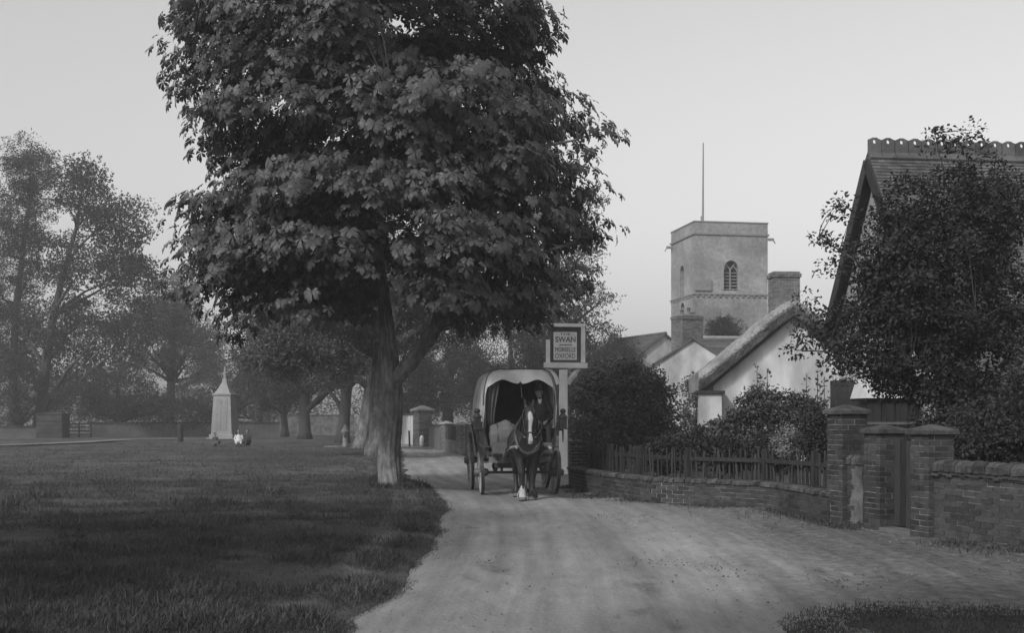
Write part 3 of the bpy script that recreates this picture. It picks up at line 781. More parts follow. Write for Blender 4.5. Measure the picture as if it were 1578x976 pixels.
def pyramid_cap(parent, c, side, z, rz, h, m, name='cap', lip=.06):
    s = side / 2; b = MB(); R = Matrix.Rotation(rz, 3, 'Z')
    def sq(r, zz): return [R @ Vector((x * r, y * r, 0)) + Vector((c[0], c[1], zz)) for x, y in ((-1, -1), (1, -1), (1, 1), (-1, 1))]
    P = sq(s * .96, z) + sq(s, z + .012) + sq(s, z + lip) + sq(s * .93, z + lip + .015) + sq(s * .12, z + h)
    Fs = [(3, 2, 1, 0), (16, 17, 18, 19)]
    for k in range(4):
        for i in range(4): Fs.append((k * 4 + i, k * 4 + (i + 1) % 4, k * 4 + 4 + (i + 1) % 4, k * 4 + 4 + i))
    b.add(P, Fs); return b.build(name, m, parent)

# ------------------------------------------------------------------ right-hand gate piers and walls
WD = np.array((.305, -.952))                                     # direction of the garden wall, towards the camera
WRZ = math.atan2(WD[1], WD[0]) + math.pi / 2
WN = np.array((WD[1], -WD[0])); WN = WN if WN[0] < 0 else -WN    # towards the road
def on_wall(p, along=0.0, inn=0.0): return np.array(p) + WD * along - WN * inn

p1 = on_wall((4.93, 18.4), -.21, .21); p2 = on_wall((5.24, 17.55), -.2, .2); p3 = on_wall((5.56, 16.45), -.2, .2)
t = thing('gate_pier', 'tallest brick gate pier, mossy cap, where the picket fence ends', 'gate pier', (*p1, 0), group='brick gate piers')
brick_pier(t, p1, .42, 1.66, WRZ); pyramid_cap(t, p1, .52, 1.655, WRZ, .15, M['cope'])
t = thing('gate_pier', 'lower brick pier on the far side of the dark wooden gate', 'gate pier', (*p2, 0), group='brick gate piers')
brick_pier(t, p2, .40, 1.38, WRZ); pyramid_cap(t, p2, .49, 1.375, WRZ, .13, M['cope'])
t = thing('gate_pier', 'brick pier on the near side of the dark wooden gate, joined to the long wall', 'gate pier', (*p3, 0), group='brick gate piers')
brick_pier(t, p3, .40, 1.38, WRZ); pyramid_cap(t, p3, .50, 1.375, WRZ, .14, M['cope'])
# short wall with worn render between the two far piers
a, b = on_wall(p1, .22, -.02), on_wall(p2, -.21, -.02)
t = thing('garden_wall', 'short stub of wall with flaking pale render between two brick piers', 'wall', (*((a + b) / 2), 0))
L = np.linalg.norm(b - a); mid = (a + b) / 2
brick_wall(t, [a, b], 1.06, thick=.24, cope_h=.14)
uw = Vector((-WD[0], -WD[1], 0)); op = np.array((*(mid + WN * .121), 0.0)); hl = L * .34
MB().prism([(-hl, .06), (-hl * .3, .03), (hl * .4, .09), (hl, .05), (hl * .92, .3), (hl * 1.02, .5), (hl * .85, .72), (hl * .95, .9), (hl * .3, .87), (-hl * .2, .91), (-hl * .9, .88), (-hl * .8, .6), (-hl * 1.05, .4)], op + np.array((*(WN * .006), 0)), (WD[0], WD[1], 0), (0, 0, 1), .012).build('render_patch', M['renderw'], t)
# wooden gate
a, b = on_wall(p2, .21, .04), on_wall(p3, -.21, .04); L = np.linalg.norm(b - a); mid = (a + b) / 2
t = thing('wooden_gate', 'dark wooden plank gate with round knob between the two lower piers', 'gate', (*mid, 0))
nb = 5
for k in range(nb):
    q = a + (b - a) * ((k + .5) / nb); MB().box((*q, .68 + .012 * random.uniform(-1, 1)), (L / nb - .016, .03, 1.22), WRZ + math.pi / 2, val=random.uniform(.6, 1.5)).build('plank', M['woodp'], t)
for z in (.3, 1.05): MB().bar((*(a - WN * .035), z), (*(b - WN * .035), z), .025, .09).build('rail', M['woodp'], t)
q = a + (b - a) * .72 + WN * .03
MB().lathe([(.004, 0), (.022, .004), (.026, .02), (.016, .035), (.004, .04)], (q[0], q[1], .98), 10).build('knob', M['brass'], t, smooth=True)
MB().box((*(mid + WN * .1), .02), (L, .3, .06), WRZ + math.pi / 2).build('door_step', M['brickf'], t)
# long wall running out of the picture
a = on_wall(p3, .2, 0); b = on_wall(p3, 6.5, 0)
t = thing('garden_wall', 'tall brick garden wall with crumbling coping at the right edge', 'wall', (*a, 0))
brick_wall(t, [a, b], 1.05, thick=.24, cope_h=.15)
a, b = on_wall(p3, .2, -.135), on_wall(p3, 6.5, -.135)
mb = MB(); P, _ = resample(np.array([a, b]), .09)
for q in P: mb.box((*q, .86 + random.uniform(-.012, .012)), (.1, .05, .03), WRZ + random.uniform(-.1, .1) + math.pi / 2, val=random.uniform(.6, 1.2))
tag(mb.build('drip_course', M['cope'], t), kind='stuff')

# ------------------------------------------------------------------ low curved wall and picket fence
LOW = spline([(4.93, 18.72), (4.72, 20.3), (4.48, 21.5), (3.72, 22.5), (2.66, 23.5), (2.06, 25.3), (1.62, 27.2), (1.42, 28.6)], 14)
t = thing('garden_wall', 'low curved brick wall below the picket fence', 'wall', (*LOW[40], 0))
brick_wall(t, LOW, .50, thick=.225, cope_h=.085)
pe = np.array((1.58, 28.95))
t = thing('end_pier', 'squat dark brick pier ending the low curved wall beside the inn sign', 'pier', (*pe, 0))
brick_pier(t, pe, .42, 1.02, .1); MB().box((*pe, 1.035), (.48, .48, .05), .1).build('cap', M['cope'], t)

tn = np.gradient(LOW, axis=0); tn /= np.linalg.norm(tn, axis=1)[:, None]
FEN = LOW + np.stack([-tn[:, 1], tn[:, 0]], -1) * -.32 * np.sign(1)
if FEN[0, 0] < LOW[0, 0]: FEN = LOW * 2 - FEN
t = thing('picket_fence', 'dark weathered picket fence behind the low curved wall', 'fence', (*FEN[40], 0))
off = root_loc(t)
pk = []
for k in range(5):
    w, hgt = .028 + .002 * k, 1.0
    mb = MB(); mb.prism([(-w / 2, 0), (w / 2, 0), (w / 2, .95), (0, 1.0), (-w / 2, .95)], (0, -.01, 0), (1, 0, 0), (0, 0, 1), .02, val=.7 + .2 * k)
    o = mb.build('picket', M['wood'], None); pk.append(o.data); bpy.data.objects.remove(o)
P, d = resample(FEN, .098); tg = np.gradient(P, axis=0)
for i, q in enumerate(P):
    if random.random() < .07: continue
    o = link('picket', random.choice(pk), t); o.location = (q[0] - off[0], q[1] - off[1], .28)
    o.rotation_euler = (random.uniform(-.05, .05), random.gauss(0, .045), math.atan2(tg[i, 1], tg[i, 0])); o.scale = (random.uniform(.8, 1.3), 1, .74 * random.uniform(.86, 1.08))
Pr, _ = resample(FEN, 1.7)
for z in (.45, .84):
    for i in range(len(Pr) - 1): MB().bar((*Pr[i], z), (*Pr[i + 1], z), .045, .07).build('rail', M['wood'], t)
for q in Pr: MB().box((*q, .5), (.09, .09, 1.1), .3).build('post', M['wood'], t)

# ------------------------------------------------------------------ garden planting
def bush(name, label, px, py, Y, ells, n, leaves, size, crad, fol, seed, leaf='oval', gap=.05, up=.5, group=None, cat='bush', nl=6, **k):
    b = at(px, py, Y); b[2] = 0.0
    top = np.array(ells[0][0])
    return make_tree(name, label, [b, b * .6 + top * .4, top], [.07, .05, .015], ells, n, leaves, size, crad, fol, M['barkd'], leaf, nl, gap, seed, group, cat, up, .5, .75, **k)

bush('round_bush', 'big round leafy bush beside the inn sign, behind the fence', 962, 690, 38.6, [E(960, 628, 38.6, 80, 70, 1.5), E(900, 640, 38.4, 24, 55, .8), E(1000, 650, 38, 48, 50, .9), E(965, 600, 38.4, 60, 50, 1.2)], 520, 60, .115, .33, M['ivy'], 41, nl=10)
bush('trailing_hedge', 'high mounded hedge in front of the thatched cottage', 1190, 690, 25.5, [E(1188, 648, 25.6, 62, 50, .8), E(1115, 678, 25.6, 45, 26, .7), E(1245, 655, 25, 40, 40, .6), E(1150, 692, 25.2, 90, 26, .6)], 560, 60, .08, .22, M['ivy'], 42, nl=10)
bush('low_shrub', 'low dark shrub behind the fence between the round bush and the hedge', 1065, 695, 25.5, [E(1060, 690, 25.6, 40, 26, .6), E(1030, 698, 25.8, 30, 24, .5)], 100, 55, .075, .22, M['leafd'], 43)
bush('pale_shrub', 'pale grey-leaved shrub showing above the fence beside the tall pier', 1225, 690, 22.6, [E(1222, 682, 22.6, 30, 24, .35)], 55, 70, .05, .14, mat('grey_leaf', .2, .25, 4, rough=.6, trans=.2), 44)
bush('low_shrub', 'dark shrub next to the tallest gate pier', 1262, 690, 21.5, [E(1258, 678, 21.6, 20, 45, .4)], 60, 55, .07, .2, M['leafd'], 45)
bush('climbing_rose', 'climber trained up the white wall of the gabled house', 1070, 660, 66, [E(1075, 598, 66.2, 18, 22, .5), E(1082, 635, 66.2, 12, 30, .4), E(1058, 640, 66.2, 8, 20, .4)], 70, 36, .2, .4, M['ivy'], 46, cat='climber')
def hollyhock(px, y0, y1, Y, label):
    a, b = at(px, y0, Y), at(px + random.uniform(-3, 3), y1, Y); a[2] = 0
    t = thing('hollyhock', label, 'plant', a, group='tall flower spikes in the cottage garden')
    MB().tube([a, (a + b) / 2 + np.array((.02, 0, 0)), b], [.02, .014, .006], 5).build('stem', M['ivy'], t)
    rng = np.random.default_rng(int(px)); n = 60
    f = rng.uniform(.45, 1, n); pos = a + (b - a) * f[:, None] + rng.normal(size=(n, 3)) * np.array((.05, .05, .02)) * (1.25 - f)[:, None] * 2
    V, Fc, A = scatter(OVAL_V, OVAL_F, pos, frames(rng.normal(size=(n, 3)), rng) * rng.uniform(.05, .12, n)[:, None, None], rng.uniform(.7, 1.3, n))
    tag(link('leaves', np_mesh('leaves', V - a, Fc, A, M['ivy']), t), kind='stuff')
for i, (px, y1) in enumerate(((1166, 562), (1183, 568), (1243, 575), (1258, 570), (1270, 582), (1283, 572))):
    hollyhock(px, 690, y1, 27.5, f'tall flower spike against the cottage wall, {("first", "second", "third", "fourth", "fifth", "sixth")[i]} counted from the left')

# the large dark shrub-tree in front of the right-hand house
def right_tree():
    Y = 20.5
    tr = trunk_px([(1535, 800), (1533, 740), (1528, 690), (1515, 630), (1490, 560), (1465, 460), (1455, 340)], Y)
    tips = np.array([at(x, y, Y + d) for x, y, d in ((1300, 310, 0), (1285, 325, 0), (1310, 335, .1), (1262, 365, 0), (1278, 370, 0), (1295, 380, 0), (1275, 415, 0), (1300, 405, 0), (1440, 205, 0), (1437, 225, 0), (1495, 200, 0), (1480, 215, .1),
                     (1505, 225, 0), (1468, 225, 0), (1245, 460, 0), (1250, 490, 0), (1240, 515, 0), (1262, 530, 0), (1225, 540, 0), (1280, 560, 0), (1300, 578, 0), (1545, 262, 0), (1530, 245, .1))])
    make_tree('laburnum_tree', 'dense dark small-leaved tree in front of the right-hand house', tr, [.16, .13, .12, .1, .08, .05, .02],
              [E(1440, 440, Y, 120, 120, 1.5), E(1368, 425, Y, 45, 75, 1.0), E(1320, 520, Y, 75, 55, 1.0), E(1480, 330, Y, 85, 75, 1.2), E(1400, 330, Y, 55, 55, .8), E(1530, 500, Y, 70, 110, 1.2), E(1420, 565, Y, 90, 50, 1.0), E(1385, 585, Y, 50, 32, .7), E(1530, 330, Y, 60, 70, 1.2), E(1480, 610, Y, 80, 35, 1.0), E(1400, 470, Y, 80, 95, 1.2)],
              780, 60, .085, .27, M['leafd'], M['barkd'], 'oval', 16, .12, 51, None, 'tree', .5, .3, .7, extra=np.repeat(tips, 1, 0))
right_tree()
bush('low_shrub', 'dark shrub filling the corner behind the long brick wall', 1530, 700, 17.5, [E(1520, 680, 18.0, 65, 50, .5), E(1570, 640, 17.8, 45, 80, .5), E(1460, 660, 19.0, 50, 35, .4)], 190, 55, .07, .22, M['leafd'], 52)
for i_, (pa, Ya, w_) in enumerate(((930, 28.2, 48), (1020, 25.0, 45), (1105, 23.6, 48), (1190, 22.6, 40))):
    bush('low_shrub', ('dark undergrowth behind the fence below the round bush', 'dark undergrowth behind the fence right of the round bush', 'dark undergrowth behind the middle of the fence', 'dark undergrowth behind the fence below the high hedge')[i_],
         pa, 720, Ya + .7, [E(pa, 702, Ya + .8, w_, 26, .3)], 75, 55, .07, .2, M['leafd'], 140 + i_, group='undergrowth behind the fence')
# ground plants at the foot of walls
def weeds():
    rng = np.random.default_rng(61); pts = []
    for Pth, w in ((LOW, .35), (np.array([on_wall(p1, 0, -.2), on_wall(p3, 6, -.2)]), .2)):
        q, _ = resample(Pth, .02); pts.append(q)
    P = np.concatenate(pts); n = 14000; b = P[rng.integers(len(P), size=n)]
    o = rng.exponential(.16, size=n); keep = smooth_noise(b[:, 0] * 2, b[:, 1] * 2, 9) > -.2
    pos = np.stack([b[:, 0] - o - .08, b[:, 1] - o * .4, np.zeros(n)], -1)[keep]; n = len(pos)
    lean = rng.normal(size=(n, 3)) * .45 + np.array((0, 0, 1)); V, Fc, A = scatter(np.array([(0, -.09, 0), (0, .09, 0), (1, 0, 0.1)]), np.array([(0, 1, 2)]), pos, frames(rng.normal(size=(n, 3)), rng, lean) * rng.uniform(.03, .11, n)[:, None, None], rng.uniform(.6, 1.5, n))
    tag(link('wall_weeds', np_mesh('wall_weeds', V, Fc, A, M['grass'])), 'thin weeds and grass along the foot of the walls', 'weeds', kind='stuff')
weeds()

# ------------------------------------------------------------------ buildings
def arch(cx, y0, w, h, n=10, pointed=0.0):
    r = w / 2; ys = y0 + h - r * (1 + pointed)
    P = [(cx - r, y0), (cx + r, y0)]
    for k in range(n + 1):
        a = math.pi * k / n
        P.append((cx + r * math.cos(a), ys + r * (1 + pointed) * math.sin(a)))
    return P

def course_roof(parent, a, b, down, drop, n, m, th=.03, name='roof', tilew=0.0, limit=0, jit=.006):
    """courses from ridge a-b down the slope; 'down' is the horizontal unit vector, drop (horizontal run, fall)"""
    a, b, dn = np.array(a, float), np.array(b, float), np.array((down[0], down[1], 0.0))
    run, fall = drop; sl = dn * run + np.array((0, 0, -fall)); ln = np.linalg.norm(sl); s = sl / ln
    nr = np.cross(b - a, s); nr /= np.linalg.norm(nr); nr = nr if nr[2] > 0 else -nr
    along = (b - a) / np.linalg.norm(b - a); W = np.linalg.norm(b - a); g_ = ln / n
    tiles = []
    base = MB(); base.hexa([a - nr * .06, b - nr * .06, b + sl - nr * .06, a + sl - nr * .06, a - nr * .004, b - nr * .004, b + sl - nr * .004, a + sl - nr * .004]); base.build('roof_deck', m, parent)
    for i in range(n):
        o = -(tilew / 2) * (i % 2) if tilew else 0
        k = 0
        while o < W - .01:
            w = tilew or W
            x0, x1 = max(o, 0), min(o + w, W); o += w
            if x1 - x0 < .02: continue
            j = random.uniform(-jit, jit); g0 = .006 if tilew else 0
            p0 = a + along * (x0 + g0) + s * (g_ * i); p1_ = a + along * x1 + s * (g_ * i)
            q0, q1 = p0 + s * (g_ * 1.08 + j), p1_ + s * (g_ * 1.08 + j * .6)
            lo, hi = nr * .004, nr * (th + abs(j))
            tiles.append([p0, p1_, q1 + lo, q0 + lo, p0 + nr * .008, p1_ + nr * .008, q1 + hi, q0 + hi])
    return tiles

def put_tiles(parent, tiles, m, limit, name='roof_tile'):
    tiles.sort(key=lambda P: np.linalg.norm(P[0]))
    if limit:
        for P in tiles[:limit]: MB().hexa(P, random.uniform(.7, 1.35)).build(name, m, parent, recalc=True)
    if len(tiles) > limit:
        mb = MB()
        for P in tiles[limit:]: mb.hexa(P, random.uniform(.75, 1.3))
        tag(mb.build('tiling', m, parent), kind='stuff')

# --- church tower
def church():
    c0 = at(1070, 645, 102.0); th = math.radians(10); S = 6.4
    u = np.array((math.cos(th), math.sin(th), 0)); v = np.array((-math.sin(th), math.cos(th), 0))
    ctr = c0 + (u + v) * S / 2; zt = H + 305 * 102 / F; base = np.array((ctr[0], ctr[1], 0))
    t = thing('church_tower', 'square grey church tower with flagpole above the cottage roofs', 'church tower', base)
    zs = lambda y: H + (645 - y) * 102.3 / F
    up = (0, 0, 1)
    zpar = zs(362); zstr = zs(456)
    # walls with real openings
    kx = 102.6 / F
    wx = (1128 - 1070) * kx * 1.02; ww = 24 * kx; wy0, wy1 = zs(447), zs(401)
    o_r = np.array((c0[0], c0[1], 0))
    hole_r = arch(wx, wy0, ww, wy1 - wy0, 12, .25)
    MB().prism([(0, -.05), (S, -.05), (S, zpar), (0, zpar)], o_r, u, up, .8, [hole_r]).build('wall', M['church'], t)
    o_l = o_r + v * S
    hl1 = arch(S * .5, zs(452), 1.15, zs(403) - zs(452), 12, .2); hl2 = arch(S * .52, zs(490), 1.0, zs(462) - zs(490), 12, 0)
    MB().prism([(0, -.05), (S - .8, -.05), (S - .8, zpar), (0, zpar)], o_l, -v, up, .8, [hl1, hl2]).build('wall', M['church'], t)
    MB().prism([(0, -.05), (S - .8, -.05), (S - .8, zpar), (0, zpar)], o_r + u * S + v * .8, v, up, .8).build('wall', M['church'], t)
    MB().prism([(.8, -.05), (S - .8, -.05), (S - .8, zpar), (.8, zpar)], o_r + u * S + v * S, -u, up, .8).build('wall', M['church'], t)
    def ring(z0, z1, out, name, m):
        for q in range(4):
            d = [u, v, -u, -v][q]; n_ = [-v, u, v, -u][q]; hw = S / 2 + out
            cc = base + n_ * (S / 2 + out / 2 - .2 + 0) ; 
            MB().prism([(-hw, z0), (hw - out - .4 if q % 2 else hw, z0), (hw - out - .4 if q % 2 else hw, z1), (-hw if not q % 2 else -hw + out + .4, z1), (-hw if not q % 2 else -hw + out + .4, z0)][1:], base + n_ * hw, d, up, out + .4).build(name, m, t)
    ring(zpar, zpar + .16, .10, 'string_course', M['churchd'])
    ring(zpar + .16, zt - .1, .0, 'parapet', M['church'])
    ring(zt - .1, zt, .05, 'parapet_coping', M['churchd'])
    MB().box(base + np.array((0, 0, zpar + .3)), (S - .8, S - .8, .2), th).build('roof', M['lead'], t)
    # corbel table: small blocks under a thin course
    for q in range(4):
        d = [u, v, -u, -v][q]; n_ = [-v, u, v, -u][q]
        if q in (1, 2): continue
        for k in range(13):
            p = base + n_ * (S / 2 + .05) + d * (-S / 2 + .25 + k * (S - .5) / 12); MB().box(p + np.array((0, 0, zstr - .02)), (.2, .1, .16), th + q * math.pi / 2, val=random.uniform(.8, 1.1)).build('corbel', M['churchd'], t)
        MB().box(base + n_ * (S / 2 + .05) + np.array((0, 0, zstr + .14)), (S + .2, .099, .1), th + q * math.pi / 2).build('string_course', M['churchd'], t)
    # belfry window: dark void, louvres, mullion and tracery
    def belfry(o, d, n_, cx, y0, w, h, nl, full=True):
        win = MB().prism(arch(cx, y0, w + .02, h, 12, .25), np.array(o) - n_ * .62, d, up, .03).build('window', M['hole'], t)
        P = lambda a, z, dep: np.array(o) + np.array(d) * a + np.array((0, 0, z)) - n_ * dep
        for k in range(nl):
            z = y0 + .12 + k * (h * .66) / nl
            for sgn in (-1, 1):
                MB().bar(P(cx + sgn * w * .26 - w * .2, z, .42), P(cx + sgn * w * .26 + w * .2, z, .42), .25, .07).build('louvre', M['church'], win)
        MB().bar(P(cx, y0, .3), P(cx, y0 + h * .72, .3), .1, .12).build('mullion', M['stone'], win)
        if full:
            for sgn in (-1, 1):
                MB().bar(P(cx, y0 + h * .7, .3), P(cx + sgn * w * .32, y0 + h * .93, .3), .1, .1).build('tracery', M['stone'], win)
                MB().bar(P(cx + sgn * w * .5, y0 + h * .64, .3), P(cx + sgn * w * .24, y0 + h * .82, .3), .1, .08).build('tracery', M['stone'], win)
        MB().prism(arch(cx, y0 - .0, w + .36, h + .2, 12, .25), np.array(o) + n_ * .035, d, up, .05, [arch(cx, y0 + .001, w, h, 12, .25)]).build('hood', M['church'], win)
    belfry(o_r, u, -v, wx, wy0, ww, wy1 - wy0, 6)
    belfry(o_l, -v, -u, S * .5, zs(452), 1.15, zs(403) - zs(452), 6, False)
    belfry(o_l, -v, -u, S * .52, zs(490), 1.0, zs(462) - zs(490), 0, False)
    # lean-to clock stage / buttress on the near corner
    MB().box(c0 + u * .75 + np.array((0, 0, zs(440))) * np.array((0, 0, 1)) - v * .06 - np.array((0, 0, H)), (1.4, .14, .9), th).build('wall_panel', M['churchd'], t)
    # water spouts
    for p, d in ((c0 + v * S * .95, -u), (c0 + u * S, u)):
        q = np.array((p[0], p[1], zs(367)))
        mb = MB(); mb.bar(q, q + d * .5, .26, .2); mb.bar(q + d * .48 + np.array((0, 0, -.02)), q + d * .66 + np.array((0, 0, -.34)), .07, .07); mb.build('water_spout', M['churchd'], t)
    fp = at(1083, 340, 105.0)
    MB().tube([(fp[0], fp[1], zt - .5), (fp[0] + .01, fp[1], zs(325) + .2), (fp[0] + .04, fp[1], H + (645 - 220) * 105 / F)], [.11, .09, .05], 8).build('flagpole', M['pole'], t)
    MB().tube([(fp[0] - .1, fp[1], zt - .5), (fp[0] - .1, fp[1], zs(325))], [.09, .08], 8).build('pole_step', M['pole'], t)
    # nave roof hidden behind the cottages still stands
    MB().hexa([base + u * x + v * y + np.array((0, 0, z)) for z, k in ((0, 3.6), (5.5, 3.6)) for x, y in ((3.2, -k + .4), (16, -k + .4), (16, k), (3.2, k))]).build('nave_wall', M['church'], t)
    MB().hexa([base + u * x + v * y + np.array((0, 0, z)) for z, k in ((5.5, 4.0), (8.2, .1)) for x, y in ((3.2, -k), (16.2, -k), (16.2, k), (3.2, k))]).build('nave_roof', M['slate'], t)
church()

def gabled_house(name, label, apex, eave_z, half, length, rz, wallm, roofm, over=.18, n=26, holes=(), tilew=0, limit=0, th=.035, fall=None):
    """gable end centred below apex, facing -y turned by rz; body runs back 'length'"""
    apex = np.array(apex, float); u = np.array((math.cos(rz), math.sin(rz), 0)); v = np.array((-math.sin(rz), math.cos(rz), 0)); up = (0, 0, 1)
    o = np.array((apex[0], apex[1], 0)); t = thing(name, label, 'house', o); za = apex[2]
    MB().prism([(-half, -.05), (half, -.05), (half, eave_z), (0, za - .05), (-half, eave_z)], o, u, up, .25, holes).build('gable_wall', wallm, t)
    MB().prism([(-half, -.05), (half, -.05), (half, eave_z), (0, za - .05), (-half, eave_z)], o + v * (length - .25), u, up, .25).build('gable_wall', wallm, t)
    for s in (-1, 1):
        mb = MB(); c = o + u * s * (half - .125) + v * (length / 2) + np.array((0, 0, eave_z / 2 - .05)); mb.box(c, (.248, length - .502, eave_z - .06), rz); mb.build('side_wall', wallm, t)
    sl = (za - eave_z) / half; run = half + over
    tiles = []
    for s in (-1, 1):
        a = apex - v * over + np.array((0, 0, .02)); b = apex + v * (length + over) + np.array((0, 0, .02))
        tiles += course_roof(t, a, b, u * s, (run, run * sl), n, roofm, th, tilew=tilew)
    put_tiles(t, tiles, roofm, limit)
    MB().tube([apex - v * over + np.array((0, 0, .04)), apex + v * (length + over) + np.array((0, 0, .04))], [.11, .11], 8).build('ridge', roofm, t)
    return t, o, u, v

# white gabled house with the stout chimney
apB = at(1068, 522, 68)
t, o, u, v = gabled_house('gabled_house', 'white gabled house with slate roof below the church tower', apB, H + 84 * 68 / F, 2.15, 8, math.radians(-9), M['render2'], M['slate'], n=24)
def chimney(t, c, w, d, z0, z1, rz, m, mm, pots, potm, limit):
    bricks = []; hh, j, dep = .066, .011, .105
    for k in range(int((z1 - z0) / (hh + j))):
        z = z1 - (k + .5) * (hh + j); ex = .05 if k in (1, 2) else 0
        for q in range(4):
            a = rz + q * math.pi / 2; run, oth = ((w, d) if q % 2 == 0 else (d, w)); s = -run / 2 - ex - (.11 if k % 2 else 0)
            while s < run / 2 + ex - dep:
                a0, a1 = max(s, -run / 2 - ex), min(s + .225, run / 2 + ex - dep - j)
                if a1 - a0 > .04:
                    lx, ly = (a0 + a1) / 2, -oth / 2 - ex + dep / 2
                    bricks.append((c[0] + lx * math.cos(a) - ly * math.sin(a), c[1] + lx * math.sin(a) + ly * math.cos(a), z, a, a1 - a0, dep, hh))
                s += .225 + j
    ch = MB().box((c[0], c[1], (z0 + z1) / 2), (w - .016, d - .016, z1 - z0 - .01), rz).build('chimney', mm, t)
    off = root_loc(t); lay_bricks(ch, bricks, m, limit)
    for (px, py, h) in pots:
        x, y = c[0] + px * math.cos(rz) - py * math.sin(rz), c[1] + px * math.sin(rz) + py * math.cos(rz)
        MB().lathe([(.14, 0), (.13, .1), (.10, .2), (.10, h - .06), (.13, h - .05), (.13, h), (.09, h)], (x, y, z1 - .01), 12).build('chimney_pot', potm, ch, smooth=True)
cB = at(1059, 500, 72.5); zc = H + (645 - 486) * 72 / F
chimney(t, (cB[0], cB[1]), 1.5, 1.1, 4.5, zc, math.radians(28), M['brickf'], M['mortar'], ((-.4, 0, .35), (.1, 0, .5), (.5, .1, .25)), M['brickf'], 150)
MB().box((cB[0], cB[1], zc + .03), (1.35, 1.0, .07), math.radians(28)).build('chimney_capping', M['stone'], t)
# farther small gable
apA = at(1024, 515, 82)
gabled_house('gabled_house', 'farther small white gable with dark roof, left of the stout chimney', apA, H + 88 * 82 / F, 2.5, 7, math.radians(22), M['render2'], M['slate'], n=22)
# tiled range with its ridge across the view
rc = at(1120, 522, 80)
t = thing('tiled_outbuilding', 'long tiled roof between the white gable and the thatch', 'house', (rc[0], rc[1], 0))
a, b = rc + np.array((-3.2, 0, 0)), rc + np.array((6.0, .6, 0))
dn = np.array((.06, -1.0)); dn /= np.linalg.norm(dn)
tl = course_roof(t, a, b, dn, (2.6, 2.2), 24, M['tile'], .04); tl += course_roof(t, a, b, -dn, (2.6, 2.2), 24, M['tile'], .04); put_tiles(t, tl, M['tile'], 0)
MB().tube([a + np.array((0, 0, .05)), b + np.array((0, 0, .05))], [.13, .13], 8).build('ridge', M['stone'], t)
MB().box((rc[0] + 1.4, rc[1] + .3, (rc[2] - 2.2) / 2), (8.8, 4.6, rc[2] - 2.2), math.atan2(.6, 9.2)).build('wall', M['render'], t)

